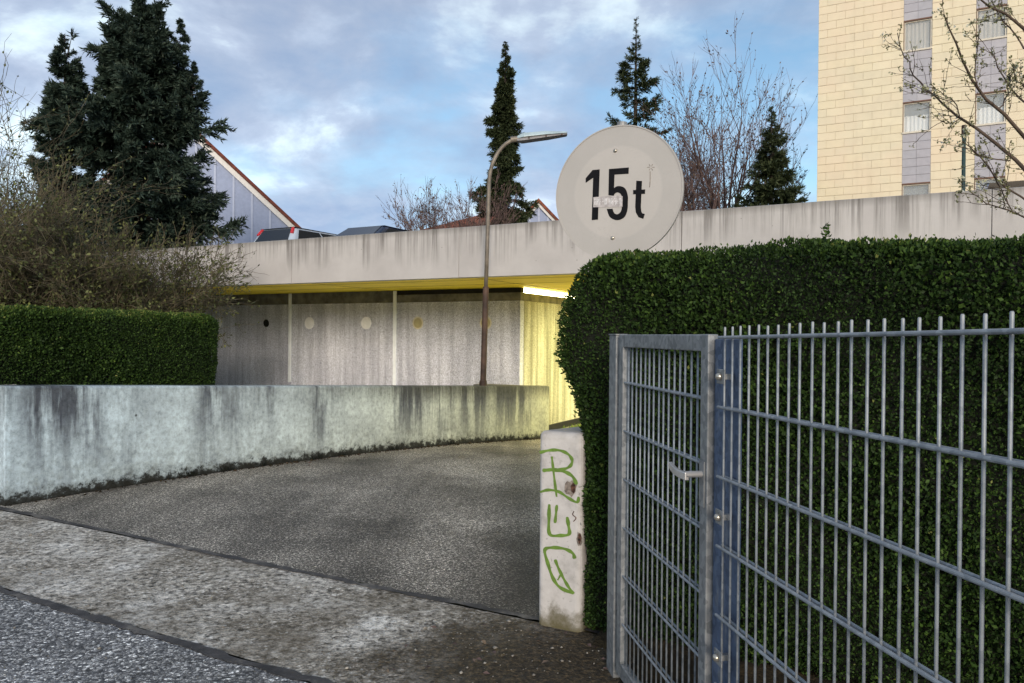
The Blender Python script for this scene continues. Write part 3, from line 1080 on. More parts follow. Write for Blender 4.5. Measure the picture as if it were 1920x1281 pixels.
# ================================================================== apartment building with tiled facade
FV = 29.5
ab = base('apartment_building', W(0, FV, 0))
tag(ab, 'tall apartment block clad in cream tiles with grey window strips', 'building')
for m_ in MT['tile'] + MT['greytile']:
    t_ = m_.node_tree
    for nd in t_.nodes:
        if nd.type == 'TEX_COORD':
            gnode = t_.nodes.new('ShaderNodeNewGeometry')
            for l in list(t_.links):
                if l.from_node == nd:
                    t_.links.new(gnode.outputs['Position'], l.to_socket)
MB().boxuv(3.03, -9.0, FV + .03, FV + 12, 0, 22).build('wall', 'joint', ab)
strips = [(.28, -.59), (-1.88, -2.75), (-4.04, -4.91), (-6.2, -7.07)]
win_tops = [6.87, 9.71, 12.55, 15.39, 18.23]
WH = 1.07


def tile_mesh(w, h, mat):
    m2 = MB()
    a, b, c = w / 2 - .0018, h / 2 - .0045, .004
    # slightly pillowed face
    m2.v = [(-a, .03, -b), (a, .03, -b), (a, .03, b), (-a, .03, b), (-a, .006, -b), (a, .006, -b), (a, .006, b), (-a, .006, b),
            (-a + .004, 0, -b + .012), (a - .004, 0, -b + .012), (a - .004, 0, b - .012), (-a + .004, 0, b - .012)]
    m2.f = [(8, 9, 10, 11)]
    for i in range(4):
        j = (i + 1) % 4
        m2.f += [(i, j, 4 + j, 4 + i), (4 + i, 4 + j, 8 + j, 8 + i)]
    me = m2.mesh('tile')
    me.materials.append(mat)
    return me


tcache = {}
tiles = []
TH, TW = .289, .60
rt = random.Random(5)


def lay(u_left, u_right, z0, z1, kind, off):
    """courses of tiles from u_left down to u_right"""
    nrow = int(math.ceil((z1 - z0) / TH - 1e-6))
    for r in range(nrow):
        h = min(TH, z1 - z0 - r * TH)
        if h < .05:
            continue
        zc = z0 + r * TH + h / 2
        u = u_left
        first = True
        row = int(round((z0 + r * TH) / TH))
        while u > u_right + .01:
            w = TW
            if first and (row + off) % 2:
                w = TW / 2
            if kind == 'grey':
                w = .435
            w = min(w, u - u_right)
            if u - w - u_right < .1:
                w = u - u_right
            first = False
            tiles.append((u - w / 2, zc, round(w, 3), round(h, 3), kind))
            u -= w


edges = [3.05] + [e for s in strips for e in s] + [-9.0]
for i in range(0, len(edges), 2):
    if i < 6:
        lay(edges[i], edges[i + 1], 20 * TH - TH * 4, 20 * TH + TH * 34, 'cream', 0)
for (a, b) in strips[:3]:
    zs = [4.9] + [z for wtop in win_tops for z in (wtop - WH, wtop)] + [15.6]
    for k in range(0, 7, 2):
        z0, z1 = zs[k], zs[k + 1]
        if z1 > z0 and z0 < 15.5:
            lay(a, b, z0 if k == 0 else zs[k], min(z1, 15.6), 'grey', 0)
# the 300 that show largest are parts of their own, the rest joined
def seen(t):
    u, z = t[0], t[1]
    p = W(u, FV, z)
    x, y = 960 + 1400 * p[0] / p[1], 636 - 1400 * (p[2] - 1.45) / p[1]
    out = max(0, x - 1920) + max(0, -y) + max(0, y - 372)
    return out


cream = sorted([t for t in tiles if t[4] == 'cream'], key=seen)
grey = sorted([t for t in tiles if t[4] == 'grey'], key=seen)
NT = {'cream': 240, 'grey': 58}
rest = MB()
rest_g = MB()
for kind, lst in (('cream', cream), ('grey', grey)):
    pool = MT['tile'] if kind == 'cream' else MT['greytile']
    for q, (u, z, w, h, kd) in enumerate(lst):
        if q < NT[kind]:
            mi = rt.randrange(len(pool))
            key = (kind, w, h, mi)
            if key not in tcache:
                tcache[key] = tile_mesh(w, h, pool[mi])
            o = bpy.data.objects.new('tile', tcache[key])
            col.objects.link(o)
            o.parent = ab
            o.matrix_parent_inverse = _inv[ab.name]
            o.location = W(u, FV + rt.uniform(-.004, .003), z)
            o.rotation_euler = (rt.uniform(-.006, .006), 0, R(-28))
        else:
            (rest if kind == 'cream' else rest_g).boxuv(u + w / 2 - .004, u - w / 2 + .004, FV, FV + .028, z - h / 2 + .004, z + h / 2 - .004)
rest.build('tile_cladding', MT['tile'][0], ab, kind='stuff')
rest_g.build('grey_tile_cladding', MT['greytile'][0], ab, kind='stuff')

for si, (a, b) in enumerate(strips[:3]):
    for wi, zt in enumerate(win_tops[:4]):
        zb = zt - WH
        fr = MB()
        f = .05
        for (x0, x1, z0, z1) in ((a, a - f, zb, zt), (b + f, b, zb, zt), (a - f, b + f, zb, zb + f), (a - f, b + f, zt - .07, zt)):
            fr.boxuv(x0 - (.002), x1 + .002, FV + .035, FV + .10, z0 + .002, z1 - .002)
        win = fr.build('window', 'frame', ab)
        MB().boxuv(a - f, b + f, FV + .06, FV + .072, zb + f, zt - .07).build('pane', 'glass', win)
        MB().boxuv(a + .01, b - .01, FV - .035, FV + .06, zb - .03, zb + .028).build('sill', 'frame', win)
        MB().boxuv(a - .004, b + .004, FV - .012, FV + .034, zt - .035, zt + .012).build('lintel_reveal', 'shutter', win)
        MB().boxuv(a - .004, a - .024, FV + .0, FV + .034, zb + .03, zt - .036).build('side_reveal', 'shutter', win)
        beige = wi >= 2
        ztc = zt - .07 if beige else zb + .05 + .56
        cm = MB()
        n = 46
        top, bot = [], []
        for i in range(n + 1):
            u = a - f - (a - b - 2 * f) * i / n
            ph = i * 0.85 + .5 * math.sin(i * .37 + si)
            vv = FV + .15 + .022 * math.sin(ph)
            sway = .05 * math.sin(si + wi) * (1 if beige else 0)
            cm.v += [W(u + sway * 0, vv, ztc), W(u, vv + .01, zb + .03)]
        cm.f = [(2 * i, 2 * i + 1, 2 * i + 3, 2 * i + 2) for i in range(n)]
        cm.build('curtain', 'curtain_beige' if beige else 'curtain_white', win)
        MB().boxuv(a - f, b + f, FV + .24, FV + .25, zb, zt).build('room_backing', 'room', win)
        # opening in the wall behind
MB().boxuv(3.2, -9.2, FV - .2, FV + 12.2, 22.001, 22.35).build('roof', 'frame', ab)
# windows stand in front of the solid wall plane: recess boxes are cut by moving the wall back there
wall_o = [c for c in ab.children if c.name.startswith('wall')][0]
bpy.data.objects.remove(wall_o)
wm = MB()
wm.boxuv(3.03, -9.0, FV + .27, FV + 12, 0, 22)
for i in range(0, len(edges), 2):
    wm.boxuv(edges[i] - (.02 if i == 0 else 0), edges[i + 1], FV + .03, FV + .268, 0, 22)
for (a, b) in strips:
    zs = [0] + [z for wtop in win_tops for z in (wtop - WH, wtop)] + [22]
    for k in range(0, len(zs), 2):
        wm.boxuv(a - .001, b + .001, FV + .03, FV + .268, zs[k], zs[k + 1])
wm.build('wall', 'joint', ab)


# ================================================================== houses behind the deck
def gable_house(name, label, Y, apex, eave, depth, zbase, wallmat, battens, roofmat, over=0.25, vergew=.35, turn=0.0):
    ax, az = apex
    ex, ez = eave
    lx = 2 * ax - ex
    o = base(name, (ax, Y, zbase))
    ct, st_ = math.cos(turn), math.sin(turn)

    def hp_(a, b, d):
        return (ax + (a - ax) * ct - d * st_, Y + (a - ax) * st_ + d * ct, b)
    tag(o, label, 'house')
    m2 = MB().prism([(lx, zbase), (ex, zbase), (ex, ez), (ax, az), (lx, ez)], hp_, 0, depth)
    m2.build('wall', wallmat, o)
    sl = (az - ez) / (ex - ax)
    for sx in (-1, 1):
        xe = ax + sx * (ex - ax + .5)
        ze = az - sl * (ex - ax + .5)
        q = MB().prism([(ax, az + .02), (xe, ze + .02), (xe, ze + .25), (ax, az + .25)], hp_, -over - .02, depth + .2)
        r = q.build('roof_slope', roofmat, o)
        MB().prism([(ax, az - .0), (xe, ze - .0), (xe, ze - vergew), (ax, az - vergew)], hp_, -.16, -.10).build('verge_board', 'verge', o)
    x = lx + .4
    while x < ex and battens:
        zt = min(az - abs(x - ax) * sl - vergew, 99)
        if zt > zbase + .5:
            MB().prism([(x - .05, zbase), (x + .05, zbase), (x + .05, zt), (x - .05, zt)], hp_, -.05, -.004).build('batten', 'batten', o)
        x += battens
    return o


A0, E0 = P(345, 232, 40), P(603, 470, 40)
gable_house('gable_house', 'pale blue gable house with red verge behind the big spruce', 40, (A0[0], A0[2]), (E0[0], E0[2]), 12, 0, 'siding', .95, 'redtile_dark', turn=R(18.5))
A1, E1 = P(1010, 381, 45), P(1048, 421, 45)
h2 = gable_house('small_gable_house', 'red roofed house with glazed blue gable left of the round sign', 45, (A1[0], A1[2]), (E1[0] + .8, E1[2] - .85), 8, 0, 'siding', .55, 'rooftile', vergew=.22, turn=R(-4))
ho = base('hip_roof_house', P(900, 600, 49)[:2] + (0,))
tag(ho, 'red hip roof behind the narrow fir and bare tree', 'house')
q0, q1 = P(955, 382, 48), P(785, 432, 46)
x0, x1, ya, yb = q1[0], 2 * q0[0] - q1[0], 46, 54
zr, ze = q0[2], q1[2]
mr = MB()
mr.v = [(x0, ya, ze), (x1, ya, ze), (x1, yb, ze), (x0, yb, ze), (q0[0] - .4, 50, zr), (q0[0] + .4, 50, zr)]
mr.f = [(0, 1, 5, 4), (1, 2, 5), (2, 3, 4, 5), (3, 0, 4), (3, 2, 1, 0)]
rf = mr.build('roof', 'rooftile', ho)
MB().box(x0 + .4, x1 - .4, ya + .4, yb - .4, 0, ze - .01).build('wall', 'plaster', ho)
c0 = P(771, 424, 47)


# ================================================================== cars on the deck
def make_car(label, paint, light_side=True):
    o = _empty0('parked_car')
    tag(o, label, 'car', 'cars parked on the deck')
    prof = [(-2.05, .32), (-2.12, .55), (-2.10, .86), (-2.02, .96), (-.9, 1.0), (.95, .97), (1.75, .84), (2.08, .68), (2.12, .45), (2.02, .28), (1.7, .22), (-1.7, .22)]
    MB().prism(prof, lambda a, b, d: (d, a, b), -.875, .875).build('body', paint, o, smooth=False, bevel=.05, seg=3)
    bot = [(-.80, -1.98, .93), (.80, -1.98, .93), (.80, 1.02, .93), (-.80, 1.02, .93)]
    top = [(-.60, -1.62, 1.43), (.60, -1.62, 1.43), (.60, .10, 1.45), (-.60, .10, 1.45)]
    MB().hexa(bot + top).build('cabin', paint, o, bevel=.09, seg=4)
    roof = MB()
    nn = 8
    ring = []
    for i in range(nn + 1):
        for j in range(nn + 1):
            a, b = i / nn * 2 - 1, j / nn
            roof.v.append((a * .61, -1.66 + 1.80 * b, 1.435 + .05 * (1 - a * a) * (1 - (2 * b - 1) ** 4)))
    for i in range(nn):
        for j in range(nn):
            k = i * (nn + 1) + j
            roof.f.append((k, k + nn + 1, k + nn + 2, k + 1))
    roof.build('roof', paint, o, smooth=True)

    def panel(p, lift, nm, mat):
        p = [Vector(q) for q in p]
        nrm = (p[1] - p[0]).cross(p[2] - p[0]).normalized() * lift
        m2 = MB()
        m2.v = [tuple(q + nrm * 2) for q in p] + [tuple(q - nrm) for q in p]
        n = len(p)
        m2.f = [tuple(range(n)), tuple(reversed(range(n, 2 * n)))] + [(i, n + i, n + (i + 1) % n, (i + 1) % n) for i in range(n)]
        return m2.build(nm, mat, o)

    def lerp(a, b, s):
        return tuple(a[i] + (b[i] - a[i]) * s for i in range(3))

    def quad(b0, b1, t1, t0, s0, s1, h0, h1):
        lo0, lo1 = lerp(b0, b1, s0), lerp(b0, b1, s1)
        hi0, hi1 = lerp(t0, t1, s0), lerp(t0, t1, s1)
        return [lerp(lo0, hi0, h0), lerp(lo1, hi1, h0), lerp(lo1, hi1, h1), lerp(lo0, hi0, h1)]
    panel(quad(bot[0], bot[1], top[1], top[0], .1, .9, .1, .92), .006, 'rear_window', 'carglass')
    panel(quad(bot[2], bot[3], top[3], top[2], .06, .94, .08, .94), .006, 'windscreen', 'carglass')
    panel(quad(bot[1], bot[2], top[2], top[1], .08, .48, .12, .88), .006, 'side_window', 'carglass')
    panel(quad(bot[1], bot[2], top[2], top[1], .51, .88, .12, .88), .006, 'side_window', 'carglass')
    panel(quad(bot[3], bot[0], top[0], top[3], .12, .49, .12, .88), .006, 'side_window', 'carglass')
    panel(quad(bot[3], bot[0], top[0], top[3], .52, .92, .12, .88), .006, 'side_window', 'carglass')
    for sx in (-1, 1):
        i0, i1 = (0, 1)
        s0, s1 = ((.92, .985) if sx > 0 else (.015, .08))
        panel(quad(bot[0], bot[1], top[1], top[0], s0, s1, .68, .97), .012, 'tail_lamp', 'taillamp')
        MB().box(sx * .72 - .13, sx * .72 + .13, 2.03, 2.1, .62, .74).build('headlamp', 'glass', o)
        MB().box(sx * .95 - .09, sx * .95 + .09, .7, .82, .95, 1.07).build('wing_mirror', paint, o, bevel=.02)
        for yy in (-1.32, 1.32):
            w = MB().tube([(sx * .70, yy, .32), (sx * .89, yy, .32)], .32, 20).build('tyre', 'tyre', o, bevel=.02)
            MB().tube([(sx * .885, yy, .32), (sx * .895, yy, .32)], .2, 14).build('rim', 'rim', w)
    MB().box(-.26, .26, -2.13, -2.115, .58, .69).build('number_plate', 'verge', o)
    return o


c1 = make_car('pale silver hatchback with red tail lamp on the deck behind the parapet', 'paint_silver')
c1.location = W(14.7, 16.1, 2.70)
for c_ in (c1,):
    c_.scale = (1, 1, 1.07)
c1.rotation_euler = (0, 0, R(-28))
c2 = make_car('dark navy car facing the parapet beside the silver hatchback', 'paint_navy')
c2.location = W(12.35, 15.3, 2.70)
c2.scale = (1, 1, 1.06)
c2.rotation_euler = (0, 0, R(180 - 28))
c3 = make_car('pale blue car on the deck in front of the cream apartment block', 'paint_blue')
c3.location = W(-1.75, 15.6, 2.70)
c3.scale = (1, 1, 1.04)
c3.rotation_euler = (0, 0, R(180 - 28))

gp = P(1807, 300, 15.4)
mp = base('metal_pole', (gp[0], 15.4, 2.7))
tag(mp, 'thin dark green pole on the deck in front of the cream facade', 'pole')
MB().tube([(gp[0], 15.4, 2.7), (gp[0], 15.4, 5.6)], .036, 10).build('pole', 'green_pole', mp)
MB().tube([(gp[0], 15.4, 5.601), (gp[0], 15.4, 5.86)], .045, 10).build('pole_cap', 'pole_rust', mp)

# ================================================================== street lamp
LB = Vector((-.49, 12.35, -.12))
sl = base('street_lamp', tuple(LB))
tag(sl, 'brown street lamp with curved arm and long flat head behind the ramp wall', 'street lamp')
lean = Vector((.022, 0, 1)).normalized()


def on(z):
    return LB + lean * (z - LB.z)


MB().tube([on(LB.z), on(wall_top(10.7) + .09)], .062, 14).build('base_sleeve', 'pole_rust', sl, bevel=.008)
MB().tube([on(wall_top(10.7) + .091), on(2.26)], .05, 14).build('lower_pole', 'pole_rust', sl)
arc = [on(2.262), on(3.0), on(3.6), on(3.95)]
for i in range(1, 10):
    th = i / 9 * R(80)
    c = on(3.95)
    arc.append(c + Vector((.52 * (1 - math.cos(th)), .0, .76 * math.sin(th))))
MB().tube(arc, [.034] * 4 + [.032] * 9, 12).build('upper_pole', 'pole_grey', sl, smooth=True)
e = arc[-1]
hd = Vector((1, .0, .115)).normalized()
up = Vector((-.115, 0, 1)).normalized()
yv = Vector((0, 1, 0))


def headpt(a, b, cc):
    return e + hd * a + yv * b + up * cc


def head_loft(secs, nm, mat):
    m2 = MB()
    for (a, w, z0, z1) in secs:
        m2.v += [tuple(headpt(a, -w, z0)), tuple(headpt(a, w, z0)), tuple(headpt(a, w * .7, z1)), tuple(headpt(a, -w * .7, z1))]
    k = 4
    for i in range(len(secs) - 1):
        for j in range(k):
            m2.f.append((i * k + j, i * k + (j + 1) % k, (i + 1) * k + (j + 1) % k, (i + 1) * k + j))
    m2.f += [tuple(range(k)), tuple((len(secs) - 1) * k + j for j in range(k))]
    return m2.build(nm, mat, sl, bevel=.012)


MB().tube([e - hd * .08, e + hd * .10], .05, 12).build('arm_socket', 'pole_grey', sl, bevel=.008)
head_loft([(.02, .06, -.045, -.005), (.12, .115, -.06, -.004), (.55, .12, -.045, -.004), (.86, .08, -.03, -.006)], 'lamp_bowl', 'lamp_body')
head_loft([(.03, .055, -.002, .04), (.14, .11, -.002, .075), (.5, .115, -.002, .065), (.86, .075, -.004, .025)], 'lamp_hood', 'lamp_glass')
for a in (.22, .5, .76):
    MB().tube([headpt(a, -.118 + a * .02, -.03), headpt(a, -.13 + a * .02, -.03)], .014, 8).build('clip', 'pole_rust', sl)

# ================================================================== 15 t sign
SR = 0.392
SC = Vector(P(1157, 361, 4.4))
sg = _empty0('weight_limit_sign', (SC.x, SC.y, SC.z))
sg.rotation_euler = Matrix(((CA, SA * -1 * -1, 0), (-SA, CA, 0), (0, 0, 1))).to_euler()
# local axes: x to the right along the street, y away from it, z up
sg.rotation_euler = (0, R(1.6), R(-28))
tag(sg, 'round faded traffic sign reading 15t above the hedge', 'sign')
ax, az = (1, 0, 0), (0, 0, 1)
dm = MB()
disc(dm, (0, 0, 0), ax, az, SR, 0, (0, .004, 0), 72)
dm.build('sign_disc', 'signface', sg)
rm = MB()
disc(rm, (0, -.004, 0), ax, az, SR + .002, SR - .005, (0, .022, 0), 72)
rm.build('sign_rim', 'signface', sg)


def sgn(x, y, d):
    yy = y + (x - 613) * .078
    xx = x + (y - 667) * .034
    return ((xx - 613) / 528 * SR, -.0006 - d, (667 - yy) / 552 * SR)


def letter(polylines, nm):
    for pl, w, d in polylines:
        MB().ribbon(pl, w, sgn, 0, d).build(nm, 'signink', sg)


one = MB()
one.prism([(345, 553), (405, 483), (466, 477), (452, 898), (398, 905), (410, 548), (345, 592)], sgn, 0, .0010)
one.build('digit_one', 'signink', sg)
five = MB()
outer = smooth_line([(543, 692), (590, 630), (632, 614), (680, 632), (703, 690), (704, 745), (699, 815), (672, 873), (612, 897), (553, 872), (527, 806)], 5)
inner = smooth_line([(576, 803), (590, 838), (614, 848), (640, 832), (652, 800), (655, 740), (653, 700), (640, 676), (617, 667), (596, 677), (586, 696)], 5)
mm = MB()
n1 = len(outer)
mm.v = [sgn(*p, .0010) for p in outer] + [sgn(*p, .0010) for p in reversed(inner)]
mm.f = [(i, i + 1, n1 + i + 1, n1 + i) for i in range(n1 - 1)]
five = mm.build('digit_five_bowl', 'signink', sg)
MB().prism([(545, 474), (711, 460), (709, 512), (592, 520), (586, 694), (541, 690)], sgn, 0, .0012).build('digit_five_stem', 'signink', sg)
MB().ribbon([(796, 569), (787, 780), (791, 820), (805, 848), (836, 858)], [46, 46, 46, 44, 42], sgn, 0, .0010).build('letter_t_stem', 'signink', sg)
MB().prism([(747, 645), (845, 638), (843, 674), (747, 680)], sgn, 0, .0013).build('letter_t_bar', 'signink', sg)
st = MB().prism([(412, 712), (520, 701), (640, 692), (661, 699), (659, 786), (560, 790), (412, 796)], sgn, 0, .0022).build('sticker', 'sticker', sg)
# what is left of the worn sticker print: broken pale strokes
rr = random.Random(9)
x = 424
while x < 640:
    w = rr.uniform(13, 22)
    top = 716 - (x - 412) * .05
    for seg in ([(x, top + 8), (x + 2, top + 60)], [(x, top + 12), (x + w * .7, top + rr.uniform(10, 18))],
                [(x + 2, top + rr.uniform(30, 38)), (x + w * .6, top + rr.uniform(30, 38))], [(x + w * .75, top + rr.uniform(8, 30)), (x + w * .75, top + 62)]):
        if rr.random() < .8:
            MB().ribbon(seg, 6, sgn, .0022, .0026 + rr.random() * .0002).build('sticker_print', 'sticker_ink', st)
    x += w + 4
for (x, y) in ((598, 321), (577, 1045)):
    c = sgn(x, y, 0)
    m2 = MB()
    for k, (rr_, dd) in enumerate(((.0115, 0), (.0105, .005), (.006, .008))):
        pass
    m2.tube([(c[0], -.001, c[2]), (c[0], -.006, c[2]), (c[0], -.009, c[2])], [.012, .0105, .004], 12)
    m2.build('rivet', 'bolt', sg, smooth=True)
# faint scratched flower on the paint
fl = MB()
MB().ribbon(smooth_line([(880, 620), (884, 560), (884, 490)], 4), 5, sgn, 0, .0006).build('scratch', 'chip', sg)
for k in range(6):
    th = k * math.pi / 3
    cx, cy = 890 + 22 * math.cos(th), 458 + 22 * math.sin(th)
    MB().ribbon([(890 + 9 * math.cos(th), 458 + 9 * math.sin(th)), (890 + 30 * math.cos(th), 458 + 30 * math.sin(th))], 4, sgn, 0, .0006).build('scratch', 'chip', sg)
# post behind the disc, standing on the low wall
top = SR + .028
MB().tube([(.0, .042, -1.36), (.0, .042, top)], .030, 16).build('post', 'galv', sg)
for z in (.23, -.23):
    MB().box(-.05, .05, .005, .012, z - .02, z + .02).build('clamp', 'galv', sg)

# ================================================================== mesh fence, gate, posts
FD = Vector((-.157, .988, 0)).normalized()      # along the fence, away from the street corner
FN = Vector((-FD.y, FD.x, 0))                   # towards the driveway
FO = Vector((.607, 2.13, 0))                    # last bar at the post


def fp(s, n, z):
    """s metres back along the fence from the post, n metres towards the driveway"""
    return tuple(FO - FD * s + FN * n + Vector((0, 0, z + .004 + .013 * max(s, 0))))


fe = base('mesh_fence', fp(1.2, 0, 0))
tag(fe, 'galvanised double wire mesh fence panel with upright spikes before the big hedge', 'fence')
bar_me = MB().tube([(0, 0, .03), (0, 0, 1.4735), (0, 0, 1.476)], [.0034, .0034, .0022], 8).mesh('bar', smooth=True)
bar_me.materials.append(MT['wire'])
for i in range(51):
    o = bpy.data.objects.new('bar', bar_me)
    col.objects.link(o)
    o.parent = fe
    o.matrix_parent_inverse = _inv[fe.name]
    o.location = fp(i * .05, random.uniform(-.0006, .0006), random.uniform(-.002, .002))
    o.rotation_euler = (random.uniform(-.0012, .0012), random.uniform(-.0012, .0012), 0)
for k in range(8):
    z = 1.446 - .2 * k
    for sd in (-1, 1):
        MB().tube([fp(-.022, sd * .0082, z), fp(2.52, sd * .0082, z)], .0046, 10).build('rail', 'wire', fe)
# post plate the mesh is clamped to
pl = base('fence_post', fp(-.0, -.05, 0))
tag(pl, 'bluish galvanised flat fence post with clamp bolts between gate and mesh fence', 'fence post')
PS0, PS1 = -.110, .055


def fbox(mb, s0, s1, n0, n1, z0, z1):
    return mb.hexa([fp(s0, n0, z0), fp(s1, n0, z0), fp(s1, n1, z0), fp(s0, n1, z0), fp(s0, n0, z1), fp(s1, n0, z1), fp(s1, n1, z1), fp(s0, n1, z1)])


fbox(MB(), PS0, PS1 - .050, -.030, -.0195, -.1, 1.442).build('post', 'galv_blue', pl, bevel=.003)
fbox(MB(), PS1 - .0495, PS1, -.029, -.022, -.1, 1.442).build('edge_profile', 'galv_blue', pl, bevel=.003)
fbox(MB(), PS0 + .002, PS0 + .05, -.075, -.0305, -.1, 1.44).build('post_core', 'galv_blue', pl, bevel=.003)
for z in (1.335, .935, .535, .135):
    cl = fbox(MB(), -.016, .034, .0128, .0165, z - .021, z + .021).build('clamp', 'galv', pl, bevel=.002)
    c = Vector(fp(.0085, .017, z))
    MB().tube([c, c + FN * .004, c + FN * .010, c + FN * .013], [.011, .0105, .009, .004], 12).build('bolt', 'bolt', cl, smooth=True)
    fbox(MB(), .0, .016, -.0192, .0125, z - .008, z + .008).build('clamp_stud', 'galv', cl)

ga = base('gate', fp(-.55, 0, 0))
tag(ga, 'galvanised garden gate with wire mesh infill and lever handle beside the hedge', 'gate')
GS0, GS1 = -1.012, -.114        # hinge side (far) to latch side (near)
GZ, GB = 1.456, .035
ST = .055
fbox(MB(), GS1 - ST, GS1, -.034, .0, GB, GZ).build('stile', 'galv', ga, bevel=.004)
fbox(MB(), GS0, GS0 + ST, -.034, .0, GB, GZ).build('stile', 'galv', ga, bevel=.004)
fbox(MB(), GS0 + ST + .0005, GS1 - ST - .0005, -.0335, -.0005, GZ - .0525, GZ - .0005).build('top_rail', 'galv', ga, bevel=.004)
fbox(MB(), GS0 + ST + .0005, GS1 - ST - .0005, -.0335, -.0005, GB + .0005, GB + .06).build('bottom_rail', 'galv', ga, bevel=.004)
gb_me = MB().tube([(0, 0, GB + .055), (0, 0, GZ - .05)], .0034, 8).mesh('bar', smooth=True)
gb_me.materials.append(MT['wire'])
s = GS0 + ST + .03
while s < GS1 - ST - .012:
    o = bpy.data.objects.new('bar', gb_me)
    col.objects.link(o)
    o.parent = ga
    o.matrix_parent_inverse = _inv[ga.name]
    o.location = fp(s, -.017 + random.uniform(-.0005, .0005), 0)
    o.rotation_euler = (random.uniform(-.001, .001), random.uniform(-.001, .001), 0)
    s += .05
for k in range(6):
    z = 1.258 - .2 * k
    for sd in (-1, 1):
        MB().tube([fp(GS0 + ST - .01, -.017 + sd * .0082, z), fp(GS1 - ST + .01, -.017 + sd * .0082, z)], .0044, 10).build('mesh_rail', 'wire', ga)
# lever handle
hz = 1.03
hp = [fp(GS1 - .03, .0, hz), fp(GS1 - .03, .055, hz)]
MB().tube(hp, .010, 12).build('handle_spindle', 'alu', ga)
lv = MB()
for i in range(9):
    q = i / 8
    a, n_, dz = GS1 - .025 - q * .135, .052 + .008 * math.sin(q * 3), -.006 + .014 * q * q
    w = .0125 - .003 * q
    lv.v += [fp(a, n_ - .007, hz + dz - w), fp(a, n_ + .007, hz + dz - w), fp(a, n_ + .007, hz + dz + w), fp(a, n_ - .007, hz + dz + w)]
for i in range(8):
    for j in range(4):
        lv.f.append((4 * i + j, 4 * i + (j + 1) % 4, 4 * i + 4 + (j + 1) % 4, 4 * i + 4 + j))
lv.f += [(0, 1, 2, 3), (32, 33, 34, 35)]
lv.build('handle_lever', 'alu', ga, bevel=.003)
fbox(MB(), GS1 - .05, GS1 - .012, .0004, .004, hz - .10, hz + .04).build('handle_plate', 'galv', ga, bevel=.0015)
for z in (1.2, .3):
    c0 = fp(GS0 - .012, -.03, z - .03)
    c1 = fp(GS0 - .012, -.03, z + .03)
    MB().tube([c0, c1], .012, 10).build('hinge', 'galv', ga)

hpst = base('gate_post', fp(GS0 - .10, -.03, 0))
tag(hpst, 'narrow galvanised gate post standing right against the hedge', 'fence post')
fbox(MB(), GS0 - .135, GS0 - .035, -.045, .002, -.1, 1.452).build('post', 'galv', hpst, bevel=.004)
fbox(MB(), GS0 - .138, GS0 - .032, -.048, .005, 1.4525, 1.458).build('post_cap', 'galv', hpst, bevel=.002)

